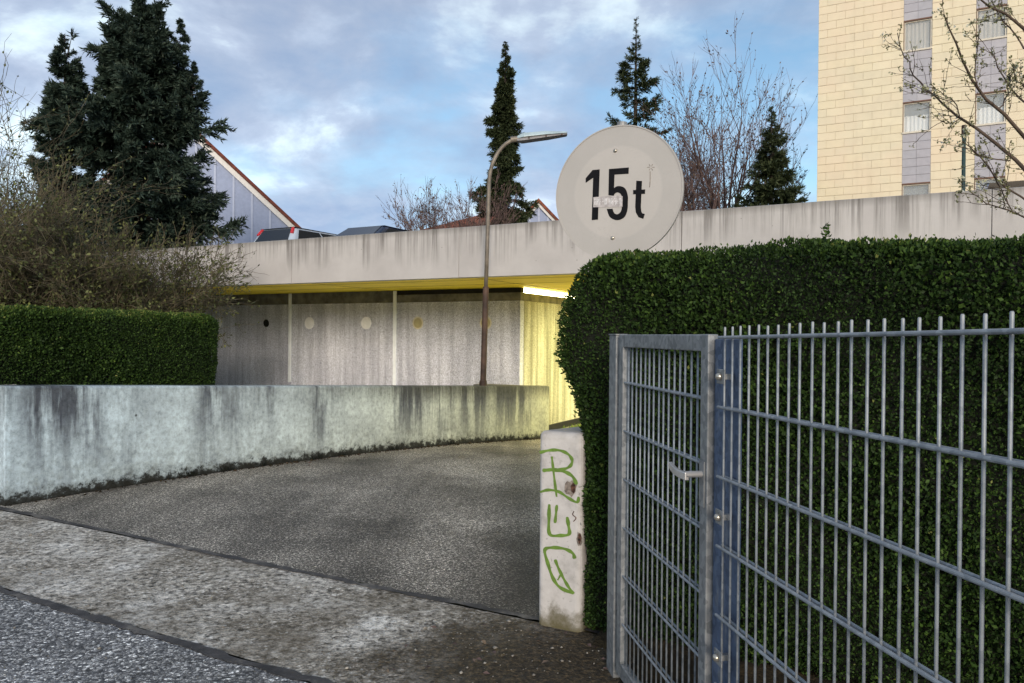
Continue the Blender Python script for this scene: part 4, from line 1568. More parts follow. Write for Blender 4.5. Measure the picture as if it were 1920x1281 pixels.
# ================================================================== hedges
def hedge(name, label, u0, u1, v0, v1, z0, z1, rad, n, lean=None, leaf=.026, seed=1, faces=None, newtop=.5, tuft=None):
    """clipped box hedge: dark interior and a skin of small leaves"""
    g = np.random.default_rng(seed)
    o = base(name, W((u0 + u1) / 2, (v0 + v1) / 2, z0))
    tag(o, label, 'hedge')
    du, dv, dz = u1 - u0, v1 - v0, z1 - z0
    areas = np.array([dv * dz, dv * dz, du * dz, du * dz, du * dv])
    if faces is not None:
        areas = areas * np.array(faces)
    pick = g.choice(5, n, p=areas / areas.sum())
    a, b = g.random(n), g.random(n)
    p = np.empty((n, 3))
    p[:, 0] = np.select([pick == 0, pick == 1], [u0, u1], u0 + a * du)
    p[:, 1] = np.select([pick < 2, pick == 2, pick == 3], [v0 + a * dv, v0, v1], v0 + b * dv)
    p[:, 2] = np.where(pick == 4, z1, z0 + b * dz)
    lo = np.array([u0 + rad, v0 + rad, z0 - 1])
    hi = np.array([u1 - rad, v1 - rad, z1 - rad])
    q = np.clip(p, lo, hi)
    nn = unit(p - q)

    def wob(x):
        return (np.sin(x[:, 0] * 5.1 + x[:, 2] * 3.3) * .5 + np.sin(x[:, 1] * 6.3 - x[:, 2] * 4.7 + x[:, 0] * 2.2) * .5
                + np.sin(x[:, 0] * 13 + x[:, 1] * 11 + x[:, 2] * 15) * .35 + np.sin(x[:, 0] * 31 + x[:, 1] * 27 - x[:, 2] * 29) * .3) * .021
    depth = -np.abs(g.normal(0, .026, n)) + np.where(g.random(n) < .03, g.random(n) * .03, 0)
    s = q + nn * (rad + wob(p) + depth)[:, None]

    def shift(x):
        if lean is not None:
            x[:, 0] += lean(x[:, 2])
            inn = .20 * np.clip((x[:, 2] - 1.5) / (z1 - 1.5), 0, 1) ** 2.2
            x[:, 1] += inn * .6 * np.clip(1 - (x[:, 1] - v0) / dv, 0, 1)
            x[:, 0] -= inn * np.clip((x[:, 0] - u1 + 1.2) / 1.2, 0, 1)
        return x
    s = shift(s)
    U = np.array([-CA, SA, 0.0])
    Vv = np.array([SA, CA, 0.0])
    Pw = s[:, :1] * U + s[:, 1:2] * Vv + s[:, 2:] * np.array([0, 0, 1.0])
    Nw = nn[:, :1] * U + nn[:, 1:2] * Vv + nn[:, 2:] * np.array([0, 0, 1.0])
    D = unit(Nw * .75 + g.normal(0, .55, (n, 3)) + np.array([0, 0, .35]))
    Nl = unit(Nw * .8 + g.normal(0, .6, (n, 3)))
    L = leaf * g.uniform(.65, 1.25, n)
    hz = (s[:, 2] - z0) / dz
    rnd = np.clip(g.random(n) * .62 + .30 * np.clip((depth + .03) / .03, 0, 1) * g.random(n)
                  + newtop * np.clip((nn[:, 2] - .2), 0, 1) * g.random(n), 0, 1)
    patch = np.sin(Pw[:, 0] * 3.1 + Pw[:, 2] * 2.2) * np.sin(Pw[:, 2] * 4.3 - Pw[:, 1] * 2.7) + .6 * np.sin(Pw[:, 0] * 9.7 + Pw[:, 2] * 7.9 + Pw[:, 1] * 5)
    rnd = np.clip(rnd + .07 * patch + np.where(g.random(n) < .012, .35, 0), 0, 1)
    L = L * (1 + .18 * np.sin(Pw[:, 0] * 6.1 + Pw[:, 2] * 5.3 + 1)) * np.where(g.random(n) < .06, 1.35, 1)
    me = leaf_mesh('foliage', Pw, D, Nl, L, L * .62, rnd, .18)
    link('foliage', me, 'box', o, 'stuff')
    # interior
    k = 26
    core = MB()
    nu, nv, nz = 22, 10, 10
    pts = {}

    def cp(i, j, l):
        key = (i, j, l)
        if key not in pts:
            x = np.array([[u0 + du * i / nu, v0 + dv * j / nv, z0 + dz * l / nz]])
            qq = np.clip(x, lo, hi)
            dd = x - qq
            ln = np.linalg.norm(dd)
            y = qq + (dd / ln * (rad - .045) if ln > 1e-6 else 0)
            y = shift(y)[0]
            pts[key] = len(core.v)
            core.v.append(W(*y))
        return pts[key]
    for i in range(nu):
        for j in range(nv):
            core.f.append((cp(i, j, nz), cp(i + 1, j, nz), cp(i + 1, j + 1, nz), cp(i, j + 1, nz)))
            core.f.append((cp(i, j, 0), cp(i, j + 1, 0), cp(i + 1, j + 1, 0), cp(i + 1, j, 0)))
    for l in range(nz):
        for i in range(nu):
            core.f.append((cp(i, 0, l), cp(i + 1, 0, l), cp(i + 1, 0, l + 1), cp(i, 0, l + 1)))
            core.f.append((cp(i, nv, l), cp(i, nv, l + 1), cp(i + 1, nv, l + 1), cp(i + 1, nv, l)))
        for j in range(nv):
            core.f.append((cp(0, j, l), cp(0, j, l + 1), cp(0, j + 1, l + 1), cp(0, j + 1, l)))
            core.f.append((cp(nu, j, l), cp(nu, j + 1, l), cp(nu, j + 1, l + 1), cp(nu, j, l + 1)))
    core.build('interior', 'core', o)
    if tuft is not None:
        m = 34
        c = np.array(tuft)
        Pt = c + g.normal(0, 1, (m, 3)) * np.array([.007, .007, .02])
        me = leaf_mesh('sprig', Pt, unit(g.normal(0, .7, (m, 3)) + np.array([0, 0, .8])), g.normal(0, 1, (m, 3)), .02, .012, g.random(m) * .6 + .3)
        link('sprig', me, 'box', o, 'stuff')
    return o


hedge('hedge', 'big dark green clipped hedge behind the gate and mesh fence', -3.2, 1.40, 3.365, 4.7, .03, 1.865, .09, 330000,
      lean=lambda z: .17 * np.clip((z - .93) / .38, 0, 1) ** 1.4, leaf=.0185, seed=3, faces=[.05, 1.2, 1.5, .08, .8], newtop=.45,
      tuft=P(1549, 441, 2.95))
hedge('hedge', 'low dark hedge on top of the ramp wall at the left', 6.88, 7.75, 3.2, 5.92, .86, 1.67, .15, 90000, leaf=.022, seed=5,
      faces=[1.6, .1, .6, 1.0, 1.0], newtop=.75)


# ================================================================== conifers
def conifer(name, label, bx, by, z0, H, prof, nb, mat, seed, crown=.0, gap=0.1, droop=.35, tw=14, cl=12, bare_top=0.0, lean=(0, 0), leaders=(), ndl=.16, group=None, skew=None, tops=()):
    g = np.random.default_rng(seed)
    o = base(name, (bx, by, z0))
    tag(o, label, 'tree', group)
    axis = lambda h: np.array([bx + lean[0] * h, by + lean[1] * h, z0 + h])
    tr = MB()
    tr.tube([axis(H * q) for q in (0, .25, .5, .75, 1)], [.017 * H * (1 - q) + .012 for q in (0, .25, .5, .75, 1)], 8)
    tr.build('trunk', 'bark', o, smooth=True)
    BP, BR, LP, LD, LN, LL, LR = [], [], [], [], [], [], []
    K = 6
    sarr = np.linspace(0, 1, K)
    jobs = []
    for i in range(nb):
        q = (i + g.random()) / nb
        h = H * (crown + (1 - crown) * q ** .92)
        if h <= H - .02:
            jobs.append((axis(h), H - h, 1.0, prof))
    # side tops: smaller crowns standing on limbs of the same trunk
    for (dx, dy, drop, lng, rad, cnt) in tops:
        for i in range(cnt):
            dd = lng * (i + g.random()) / cnt
            jobs.append((axis(H) + np.array([dx * (1 - .35 * max(0, dd - 1) / lng), dy, -drop - dd]), dd, 1.0,
                         (lambda q, rad=rad, lng=lng: .03 + rad * min(1, q / (lng * .75)))))
        c = axis(H) + np.array([dx, dy, -drop])
        BP.append(np.array([axis(H - drop - lng - .9), axis(H - drop - lng - .5) + np.array([dx * .5, dy * .5, 0]), c - [0, 0, lng * .8], c - [0, 0, lng * .5], c - [0, 0, lng * .2], c]))
        BR.append(np.linspace(.05, .01, K))
    for (start, d, _w, prof_) in jobs:
        az = g.random() * 2 * np.pi
        Lb = prof_(d) * g.uniform(.62, 1.12)
        if skew is not None and prof_ is prof:
            Lb *= skew(az, d)
        if g.random() < gap:
            Lb *= g.uniform(.25, .6)
        if d < bare_top:
            Lb *= .55
        r = np.array([np.cos(az), np.sin(az), 0])
        rise = g.uniform(-.05, .25) if d > 1.5 else g.uniform(.3, .8)
        wig = g.normal(0, .05)
        side = np.array([-r[1], r[0], 0])
        pts = start + np.outer(sarr * Lb, r) + np.outer(np.sin(sarr * 3) * wig * Lb, side)
        pts[:, 2] += Lb * (rise * sarr - droop * sarr ** 1.6 + .22 * sarr ** 4)
        BP.append(pts)
        BR.append(np.linspace(.014 + .012 * Lb, .004, K))
        nt = max(3, int(tw * (Lb / prof(max(d, 2.0)) + .15))) if prof_ is prof else max(4, int(tw * .5))
        if d < bare_top:
            nt = 3
        for k in range(nt):
            s = g.uniform(.12, 1.0) ** .75
            f = s * (K - 1)
            i0 = min(int(f), K - 2)
            p = pts[i0] + (pts[i0 + 1] - pts[i0]) * (f - i0)
            t = unit(pts[i0 + 1] - pts[i0])
            sg_ = 1 if k % 2 else -1
            dirv = unit(t * g.uniform(.5, 1) + side * sg_ * g.uniform(.3, 1.0) * (1 - .55 * s) + np.array([0, 0, g.uniform(-.55, .25)]))
            tl = min(1.0, .22 + d / 2.2)
            Lt = (.34 * Lb * (1 - s * .75) + .16 * tl) * g.uniform(.6, 1.15)
            m = max(4, int(cl * (Lt / .6 + .35)))
            ss = np.sort(g.random(m))[:, None]
            pp = p + dirv * Lt * ss + np.array([0, 0, -.16]) * Lt * ss ** 2 + g.normal(0, .012, (m, 3))
            LP.append(pp)
            LD.append(unit(dirv + g.normal(0, .5, (m, 3))))
            LN.append(g.normal(0, 1, (m, 3)) + np.array([0, 0, .8]))
            LL.append(ndl * max(.5, tl) * g.uniform(.6, 1.25, m))
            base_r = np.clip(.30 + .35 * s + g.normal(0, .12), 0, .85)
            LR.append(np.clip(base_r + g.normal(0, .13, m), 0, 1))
    # leaders
    for (q0, hl, lx, ly) in leaders:
        m = 26
        ss = np.linspace(0, 1, m)[:, None]
        c = axis(H * q0) + np.array([lx, ly, 0])
        LP.append(c + np.array([0, 0, hl]) * ss + g.normal(0, .05, (m, 3)) * (1 - ss))
        LD.append(unit(g.normal(0, .8, (m, 3)) + np.array([0, 0, .9])))
        LN.append(g.normal(0, 1, (m, 3)))
        LL.append(np.full(m, ndl * 1.1))
        LR.append(g.random(m) * .5)
        BP.append(np.linspace(axis(H * q0 - .8), c + np.array([0, 0, hl]), K))
        BR.append(np.linspace(.03, .006, K))
    V, F = tubes(np.array(BP), np.array(BR), 4)
    link('limbs', np_mesh('limbs', V, F), 'bark', o, 'stuff')
    Pn, Dn, Nn, Ln, Rn = (np.concatenate(x) for x in (LP, LD, LN, LL, LR))
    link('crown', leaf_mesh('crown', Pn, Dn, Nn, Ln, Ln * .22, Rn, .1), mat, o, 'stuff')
    return o


def ip(xs, ys):
    return lambda d: float(np.interp(d, xs, ys))


T = P(268, -18, 25)
conifer('spruce_tree', 'tallest broad dark spruce at the left of the deck', T[0], 25, 0, T[2], ip([0, .5, 1.2, 2.0, 3.6, 4.4, 5.5, 7, 10, 13], [.12, .35, .7, 1.15, 1.6, 2.4, 2.5, 2.35, 2.6, 2.5]), 400, 'spruce', 21,
        crown=.12, gap=.42, droop=.28, tw=32, cl=30, tops=((.62, -.2, .55, 2.2, .5, 34), (1.2, .1, .95, 2.4, .55, 36), (-.9, -.1, 1.15, 2.4, .5, 34), (-1.45, .2, 2.3, 2.6, .55, 34), (1.75, -.2, 2.5, 2.2, .5, 30), (.3, -1.2, 1.6, 2.4, .6, 30)), ndl=.21,
        skew=lambda a, d: 1.0 + .08 * math.cos(a) + .20 * math.sin(3 * a + d * 1.7) + .16 * math.sin(5 * a - d * 3.1))
T = P(122, 66, 24.4)
conifer('spruce_tree', 'slim lower spruce leaning against the tallest spruce at far left', T[0], 24.4, 0, T[2], ip([0, .4, 1.0, 2.4, 3.6, 5.5, 7.5, 11], [.03, .18, .38, .5, .75, 1.1, 1.6, 2.1]), 240, 'spruce', 22,
        crown=.1, gap=.35, droop=.2, tw=26, cl=26, leaders=((.985, .25, .25, 0),), ndl=.21)
T = P(948, 78, 30)
conifer('fir_tree', 'narrow columnar fir with drooping branches behind the street lamp', T[0], 30, 0, T[2], ip([0, .5, 1.5, 3, 5, 7.5, 12], [.02, .08, .22, .44, .74, 1.08, 1.5]), 400, 'fir', 23,
        crown=.2, gap=.22, droop=.6, tw=18, cl=24, ndl=.17, skew=lambda a, d: 1.0 + .22 * math.sin(2 * a + d * 2.3) + .15 * math.sin(4 * a - d * 4.1))
T = P(1193, 34, 32)
conifer('spruce_tree', 'sparse spruce with bare pointed tip behind the round sign', T[0], 32, 0, T[2], ip([0, 1.0, 1.8, 3, 5, 8, 14], [.02, .12, .4, .95, 1.35, 1.75, 2.2]), 165, 'fir', 24,
        crown=.25, gap=.3, droop=.15, tw=14, cl=20, bare_top=1.4, ndl=.18)
T = P(1447, 200, 26)
conifer('fir_tree', 'small dark bushy conifer beside the cream apartment block', T[0], 26, 0, T[2], ip([0, .5, 1.5, 3, 4.5, 8], [.02, .12, .45, .88, 1.05, 1.3]), 280, 'fir', 25,
        crown=.2, gap=.35, droop=.15, tw=18, cl=22, ndl=.16)


# ================================================================== bare trees and shrubs
class Grow:
    def __init__(self, seed):
        self.g = np.random.default_rng(seed)
        self.lines = {}
        self.tips = []
        self.xmax = 1e9

    def branch(self, p, d, L, r, level, maxlev, spec):
        g = self.g
        sp = spec[min(level, len(spec) - 1)]
        if p[0] + d[0] * L > self.xmax:
            return
        K = 5
        pts = [np.array(p, float)]
        d = unit(np.array(d, float))
        for i in range(K - 1):
            d = unit(d + g.normal(0, sp['wig'], 3) + np.array([0, 0, sp['up']]))
            pts.append(pts[-1] + d * L / (K - 1))
        pts = np.array(pts)
        rad = np.linspace(r, r * sp.get('taper', .45), K)
        self.lines.setdefault(level, []).append((pts, rad))
        if level >= maxlev:
            self.tips.append((pts, r))
            return
        n = int(round(sp['n'] * g.uniform(.75, 1.25)))
        for k in range(n):
            s = g.uniform(sp.get('s0', .3), 1.0)
            if k == 0:
                s = 1.0
            f = s * (K - 1)
            i0 = min(int(f), K - 2)
            q = pts[i0] + (pts[i0 + 1] - pts[i0]) * (f - i0)
            t = unit(pts[i0 + 1] - pts[i0])
            o = unit(np.cross(t, g.normal(0, 1, 3)))
            a = g.uniform(*sp['ang']) if k else g.uniform(0, .25)
            nd = t * math.cos(a) + o * math.sin(a)
            self.branch(q, nd, L * g.uniform(*sp['len']), max(r * (1 - .5 * s) * sp['rr'], sp.get('rmin', .003)), level + 1, maxlev, spec)

    def build(self, o, mat, name, leafmat=None, nleaf=0, size=.05, clump=0.0, bright=(0, 1)):
        parts = []
        for lv, ls in self.lines.items():
            Pn = np.array([a for a, b in ls])
            Rn = np.array([b for a, b in ls])
            parts.append((tubes(Pn, Rn, 6 if lv == 0 else (4 if lv < 2 else 3)), lv))
        tr = [p for p, lv in parts if lv == 0]
        V, F = join_vf(tr)
        link('trunk', np_mesh('trunk', V, F, smooth=True), mat, o)
        rest_ = [p for p, lv in parts if lv > 0]
        V, F = join_vf(rest_)
        link(name, np_mesh(name, V, F), mat, o, 'stuff')
        if leafmat:
            g = self.g
            T_ = np.array([a for a, b in self.tips])
            n = nleaf
            i = g.integers(0, len(T_), n)
            s = g.random(n) * 3.999
            k = s.astype(int)
            f = (s - k)[:, None]
            Pn = T_[i, k] * (1 - f) + T_[i, k + 1] * f + g.normal(0, 1, (n, 3)) * clump
            D = unit(unit(T_[i, k + 1] - T_[i, k]) + g.normal(0, .6, (n, 3)))
            L = size * g.uniform(.6, 1.3, n)
            rnd = bright[0] + (bright[1] - bright[0]) * g.random(n)
            link('buds', leaf_mesh('buds', Pn, D, g.normal(0, 1, (n, 3)), L, L * .55, rnd, .3), leafmat, o, 'stuff')


def bare_tree(name, label, starts, spec, maxlev, mat, seed, leafmat='bud', nleaf=2000, size=.06, cat='tree', clump=0.0, group=None, scale=1.0, xmax=1e9):
    gr = Grow(seed)
    gr.xmax = xmax
    for (p, d, L, r) in starts:
        gr.branch(p, d, L * scale, r, 0, maxlev, spec)
    o = base(name, tuple(starts[0][0]))
    tag(o, label, cat, group)
    gr.build(o, mat, 'branches', leafmat, nleaf, size, clump)
    return o


tree_spec = [dict(n=11, ang=(.3, .72), len=(.45, .65), rr=.62, wig=.05, up=.05, s0=.42, taper=.5),
             dict(n=6, ang=(.3, .75), len=(.42, .62), rr=.6, wig=.08, up=.09, s0=.25),
             dict(n=5, ang=(.3, .8), len=(.4, .62), rr=.6, wig=.1, up=.08, s0=.25, rmin=.0085),
             dict(n=3, ang=(.3, .8), len=(.4, .65), rr=.7, wig=.12, up=.08, s0=.25, rmin=.007),
             dict(n=0, ang=(.3, .8), len=(.4, .6), rr=.7, wig=.12, up=.1)]
b1, b2 = P(1378, 392, 30), P(1346, 392, 30)
bare_tree('bare_tree', 'leafless tree with reddish upright twigs left of the cream apartment block',
          [((b1[0], 30, 0), (0, 0, 1), 9.0, .15), ((b2[0] - .1, 30, 0), (-.12, .02, 1), 7.6, .12), ((b1[0] + .2, 30, 2.0), (.16, 0, 1), 6.0, .08), ((b2[0] - .1, 30, 2.0), (-.33, 0, 1), 5.4, .08)],
          tree_spec, 4, 'twig_pink', 31, nleaf=5000, size=.10, scale=.77, xmax=11.7)
b3 = P(835, 440, 28)
bare_tree('bare_tree', 'low leafless tree behind the parapet between the navy car and the narrow fir',
          [((b3[0] + .7, 28, 1), (.05, 0, 1), 4.2, .07), ((b3[0] + .7, 28, 1.5), (-.38, 0, 1), 4.0, .06), ((b3[0] + 1.0, 28, 1.5), (.22, 0, 1), 4.2, .05)],
          tree_spec, 4, 'twig_pink', 33, nleaf=2600, size=.08, scale=.72)

shrub_spec = [dict(n=11, ang=(.3, .9), len=(.4, .7), rr=.6, wig=.10, up=.02, s0=.3, taper=.5),
              dict(n=8, ang=(.35, 1.1), len=(.35, .65), rr=.6, wig=.14, up=.01, s0=.15, rmin=.006),
              dict(n=5, ang=(.4, 1.2), len=(.4, .7), rr=.7, wig=.18, up=.02, s0=.15, rmin=.005),
              dict(n=0, ang=(.3, .8), len=(.4, .6), rr=.7, wig=.2, up=.02)]


def shrub(label, x, y, z, h, spread, seed, stems=8, mat='twig_green', nleaf=3000, size=.05, tall=0, leafmat='youngleaf', lv=3, bias=(0, 0)):
    g = np.random.default_rng(seed)
    st = []
    for i in range(stems):
        a = g.random() * 2 * np.pi
        t = g.uniform(.15, 1.0) * spread
        st.append(((x + math.cos(a) * .25, y + math.sin(a) * .25, z), (math.cos(a) * t + bias[0], math.sin(a) * t + bias[1], 1), h * g.uniform(.6, .95), .035))
    for i in range(tall):
        a = g.random() * 2 * np.pi
        st.append(((x + math.cos(a) * .4, y + math.sin(a) * .3, z), (math.cos(a) * .3, math.sin(a) * .2, 1), h * g.uniform(1.1, 1.35), .022))
    return bare_tree('shrub', label, st, shrub_spec, lv, mat, seed, leafmat, nleaf, size, 'shrub', .02, 'bare shrubs behind the left hedge')


shrub('twiggy brown shrub at the left edge above the low hedge', -9.2, 12.6, .3, 2.25, .9, 41, 20, tall=2, nleaf=17000, size=.06)
shrub('broad olive brown shrub before the foot of the tallest spruce', -7.7, 12.9, .3, 2.35, .9, 42, 22, nleaf=20000, size=.06)
shrub('overhanging brown shrub covering the left end of the parapet', -6.95, 13.2, .6, 1.8, .8, 43, 20, nleaf=15000, bias=(.05, 0), size=.06)
shrub('loose green grey shrub behind the others at far left', -11.0, 15.0, .2, 2.9, .8, 44, 16, tall=4, nleaf=6000)
sx = P(590, 450, 32)
bare_tree('shrub', 'small leafy bare shrub behind the two parked cars', [((sx[0], 32, 2.0), (.1, 0, 1), 3.1, .05), ((sx[0] - .3, 32, 2), (-.35, 0, 1), 3.0, .05), ((sx[0] + .3, 32, 2), (.5, 0, 1), 3.0, .04)], shrub_spec, 3, 'twig', 46, 'youngleaf', 1500, .10, 'shrub', scale=.72)
sx = P(442, 460, 28)
bare_tree('shrub', 'dark small leaved shrub between spruce and silver car', [((sx[0], 28, 1.5), (.1, 0, 1), 3.0, .05), ((sx[0] - .3, 28, 1.5), (-.3, 0, 1), 3.0, .05), ((sx[0] + .3, 28, 1.5), (.45, 0, 1), 2.7, .04)], shrub_spec, 3, 'twig', 47, 'fir', 3000, .12, 'shrub', scale=.7)

# ================================================================== flowering tree reaching in from the right
ft = base('flowering_tree', (5.6, 6.6, 0))
tag(ft, 'budding tree whose blossoming branches reach in at the right edge', 'tree')
gr = Grow(61)
fl_spec = [dict(n=0, ang=(0, 1), len=(.3, .5), rr=.5, wig=.05, up=.0),
           dict(n=2, ang=(.35, .9), len=(.35, .6), rr=.6, wig=.10, up=.03, s0=.1, rmin=.0025),
           dict(n=0, ang=(.3, .8), len=(.4, .6), rr=.6, wig=.12, up=.03)]
trunk = [np.array(q, float) for q in ((5.6, 6.6, 0), (5.5, 6.55, .8), (5.35, 6.5, 1.5), (5.25, 6.45, 2.0), (5.2, 6.4, 2.4))]
gr.lines[0] = [(np.array(trunk), np.linspace(.1, .06, 5))]
mains = [
    ([(2010, 420), (1920, 318), (1860, 262), (1800, 222), (1762, 188), (1738, 168)], 5.9, 6.2, .026),
    ([(1738, 168), (1712, 142), (1703, 118), (1690, 90), (1684, 62)], 6.2, 6.3, .010),
    ([(1990, 340), (1920, 258), (1868, 205), (1838, 172), (1812, 128), (1795, 90), (1780, 55), (1769, 28)], 6.0, 5.6, .024),
    ([(2000, 200), (1930, 70), (1898, 36), (1868, 18), (1842, 2), (1815, -20)], 5.8, 5.5, .022),
    ([(1990, 320), (1935, 215), (1908, 178), (1884, 150), (1868, 118), (1858, 92)], 6.1, 6.4, .016),
    ([(1868, 205), (1888, 180), (1893, 150), (1892, 138)], 6.0, 6.2, .009),
    ([(2000, 430), (1925, 378), (1880, 345), (1850, 312), (1828, 285), (1806, 262)], 5.7, 5.5, .013),
    ([(1990, 470), (1935, 418), (1905, 402), (1868, 388), (1842, 374), (1822, 362)], 5.6, 5.4, .011),
    ([(1895, 300), (1862, 300), (1838, 292), (1824, 282)], 5.8, 5.7, .008),
    ([(1802, 224), (1782, 230), (1768, 228)], 6.1, 6.0, .007),
    ([(1838, 172), (1828, 130), (1832, 95), (1838, 50)], 5.8, 5.7, .008),
    ([(1920, 90), (1905, 70), (1880, 40), (1862, 10), (1852, -20)], 5.7, 5.9, .010),
    ([(1800, 222), (1788, 190), (1758, 170), (1744, 158)], 6.0, 6.1, .007),
    ([(1900, 395), (1880, 360), (1866, 330), (1870, 318)], 5.6, 5.7, .007),
    ([(1935, 215), (1918, 160), (1905, 150), (1902, 120)], 6.0, 6.1, .008),
]
g61 = gr.g
for pl, Ya, Yb, r in mains:
    sm = smooth_line([(float(a), float(b)) for a, b in pl], 4)
    n = len(sm)
    pts = np.array([P(x, y, Ya + (Yb - Ya) * i / (n - 1)) for i, (x, y) in enumerate(sm)])
    pts += g61.normal(0, .006, pts.shape)
    idx = np.linspace(0, n - 1, 9)
    res = np.array([pts[int(k)] * (1 - (k - int(k))) + pts[min(int(k) + 1, n - 1)] * (k - int(k)) for k in idx])
    if pl[0][0] > 1985:
        jn = trunk[-1] if res[0][2] > 2.4 else trunk[-2]
        gr.lines.setdefault('root', []).append((np.linspace(jn, res[0], 5), np.linspace(r, r * .67, 5)))
    gr.lines.setdefault('main', []).append((res, np.linspace(r * .66, max(r * .2, .003), 9)))
    nsp = int(5 + 6 * np.linalg.norm(res[-1] - res[0]))
    for k in range(nsp):
        s = g61.uniform(.12, .98) * 8
        i0 = min(int(s), 7)
        q = res[i0] + (res[i0 + 1] - res[i0]) * (s - i0)
        t = unit(res[i0 + 1] - res[i0])
        od = unit(np.cross(t, g61.normal(0, 1, 3)))
        a = g61.uniform(.4, 1.1)
        gr.branch(q, t * math.cos(a) + od * math.sin(a), g61.uniform(.05, .26), .003, 1, 2, fl_spec)
    # buds sit along the thin half of the branch itself too
    for k in range(3, 8):
        gr.tips.append((np.linspace(res[k], res[k + 1], 5), .005))
parts = [tubes(np.array([a for a, b in ls]), np.array([b for a, b in ls]), 6 if lv in (0, 'main', 'root') else 4) for lv, ls in gr.lines.items() if lv != 0]
V, F = tubes(np.array([a for a, b in gr.lines[0]]), np.array([b for a, b in gr.lines[0]]), 10)
link('trunk', np_mesh('trunk', V, F, smooth=True), 'twig', ft)
V, F = join_vf(parts)
link('branches', np_mesh('branches', V, F, smooth=True), 'twig', ft, 'stuff')
Pb, Db, Lb_, Rb = [], [], [], []
for pts, r in gr.tips:
    for k in range(g61.integers(1, 4)):
        s = g61.random() * 3.99
        i0 = int(s)
        q = pts[i0] + (pts[i0 + 1] - pts[i0]) * (s - i0)
        big = g61.random() < .10
        m = g61.integers(8, 13) if big else g61.integers(2, 5)
        Pb.append(q + g61.normal(0, .016 if big else .006, (m, 3)))
        Db.append(unit(g61.normal(0, 1, (m, 3)) + np.array([0, 0, .3])))
        Lb_.append((.026 if big else .02) * g61.uniform(.6, 1.2, m))
        Rb.append(np.clip((g61.uniform(.45, 1, m) if big else g61.uniform(0, .6, m)), 0, 1))
Pb, Db, Lb_, Rb = (np.concatenate(x) for x in (Pb, Db, Lb_, Rb))
link('blossoms', leaf_mesh('blossoms', Pb, Db, g61.normal(0, 1, Pb.shape), Lb_, Lb_ * .75, Rb, .35), 'blossom', ft, 'stuff')

# ================================================================== small things on the ground
def scatter_stones(n, seed, region, size):
    g = np.random.default_rng(seed)
    V, F = [], []
    octv = np.array([[1, 0, 0], [0, 1, 0], [-1, 0, 0], [0, -1, 0], [0, 0, 1], [0, 0, -1]], float)
    octf = np.array([[0, 1, 4], [1, 2, 4], [2, 3, 4], [3, 0, 4], [1, 0, 5], [2, 1, 5], [3, 2, 5], [0, 3, 5]])
    for i in range(n):
        u, v, z = region(g)
        s = size * g.lognormal(0, .45)
        q = octv * g.uniform(.6, 1.2, (6, 1)) * s * np.array([1, g.uniform(.6, 1), .55])
        a = g.random() * 6.28
        q = q @ np.array([[math.cos(a), -math.sin(a), 0], [math.sin(a), math.cos(a), 0], [0, 0, 1]])
        V.append(q + np.array(W(u, v, z + s * .25)))
        F.append(octf + 6 * i)
    return np_mesh('gravel', np.concatenate(V), np.concatenate(F))


def reg_soil(g):
    return (g.uniform(.2, 2.4), min(3.36, g.triangular(2.35, 3.2, 3.4)), .004)


def reg_foot(g):
    q = g.random() ** .7
    u, v = RW0[0] + (RW1[0] - RW0[0]) * q, RW0[1] + (RW1[1] - RW0[1]) * q
    return (u - abs(g.normal(0, .05)) - .005, v, ramp_z(v))


def reg_walk(g):
    v = g.uniform(1.0, 3.35)
    return (g.uniform(1.0, 6.4), v, .001)


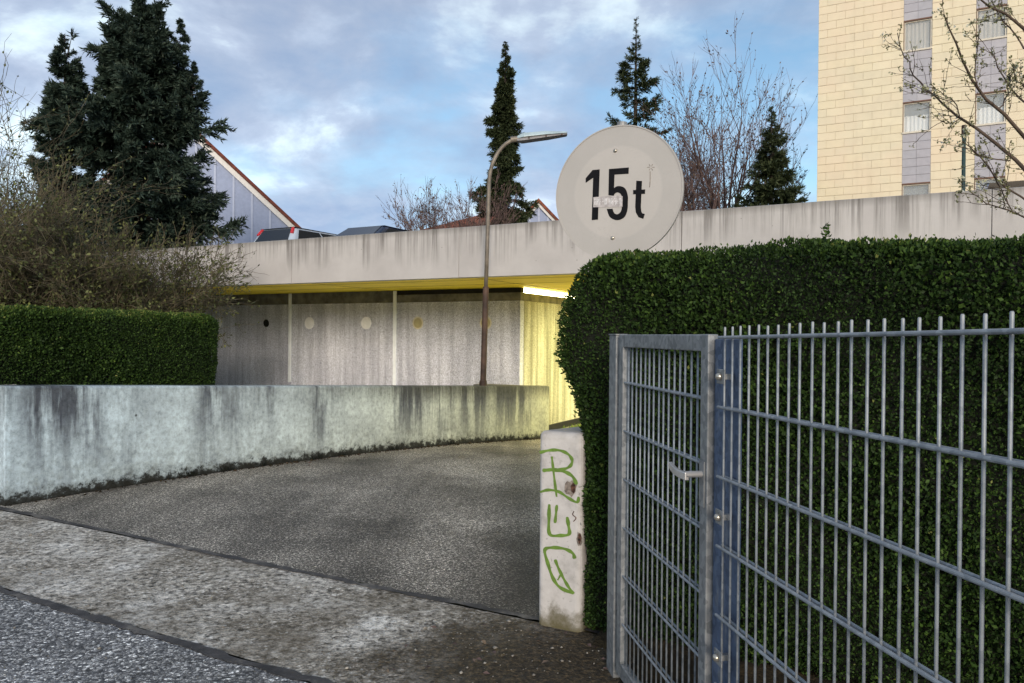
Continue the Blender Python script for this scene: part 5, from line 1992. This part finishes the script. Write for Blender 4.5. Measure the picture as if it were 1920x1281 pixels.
o = link('gravel', scatter_stones(300, 71, reg_soil, .0055), 'stone', None, 'stuff')
tag(o, 'loose small stones on the brown soil by the low wall', 'gravel')
o = link('grit', scatter_stones(500, 72, reg_foot, .012), 'soil', None, 'stuff')
tag(o, 'dark crumbs and moss along the foot of the ramp wall', 'grit')
o = link('loose_grit', scatter_stones(420, 73, reg_walk, .005), 'stone', None, 'stuff')
tag(o, 'scattered pale grit on the sidewalk and street edge', 'grit')


def blades(n, seed, region, h):
    g = np.random.default_rng(seed)
    Pn = np.array([W(*region(g)) for _ in range(n)])
    D = unit(g.normal(0, .4, (n, 3)) + np.array([0, 0, 1.0]))
    L = h * g.uniform(.5, 1.3, n)
    return leaf_mesh('grass', Pn, D, g.normal(0, 1, (n, 3)), L, L * .12, g.random(n), .1)


o = link('grass', blades(900, 81, lambda g: (7.0 + g.normal(0, .12), g.uniform(15.9, 18.5), -.8), .13), 'grass', None, 'stuff')
tag(o, 'strip of grass at the foot of the yellow side wall', 'grass')


def reg_weed(g):
    k = g.integers(0, 9)
    vv = [5.2, 5.6, 6.1, 6.9, 7.3, 8.3, 9.6, 10.7, 11.8][k]
    q = (vv - RW0[1]) / (RW1[1] - RW0[1])
    return (RW0[0] + (RW1[0] - RW0[0]) * q - .02 - abs(g.normal(0, .015)), vv + g.normal(0, .05), ramp_z(vv))


o = link('weeds', blades(260, 82, reg_weed, .07), 'core', None, 'stuff')
tag(o, 'dark withered weeds growing along the foot of the ramp wall', 'weeds')


def litter(n, seed, region, size):
    g = np.random.default_rng(seed)
    Pn = np.array([W(*region(g)) for _ in range(n)]) + np.array([0, 0, .006])
    a = g.random(n) * 6.28
    D = np.stack([np.cos(a), np.sin(a), g.normal(0, .15, n)], 1)
    N_ = unit(g.normal(0, .35, (n, 3)) + np.array([0, 0, 1.0]))
    L = size * g.uniform(.5, 1.3, n)
    return leaf_mesh('leaf_litter', Pn, D, N_, L, L * .5, g.random(n), .3)


def reg_litter(g):
    k = g.random()
    if k < .5:
        u, v, z = reg_foot(g)
        return (u - g.random() ** 2 * .4, v, z)
    if k < .8:
        return (g.uniform(.2, 2.2), g.uniform(2.5, 3.36), .004)
    v = g.uniform(3.5, 9)
    return (1.66 + abs(g.normal(0, .12)), v, ramp_z(v))


o = link('leaf_litter', litter(260, 91, reg_litter, .03), 'bud', None, 'stuff')
tag(o, 'dry brown leaf scraps along the walls and on the soil', 'leaves')
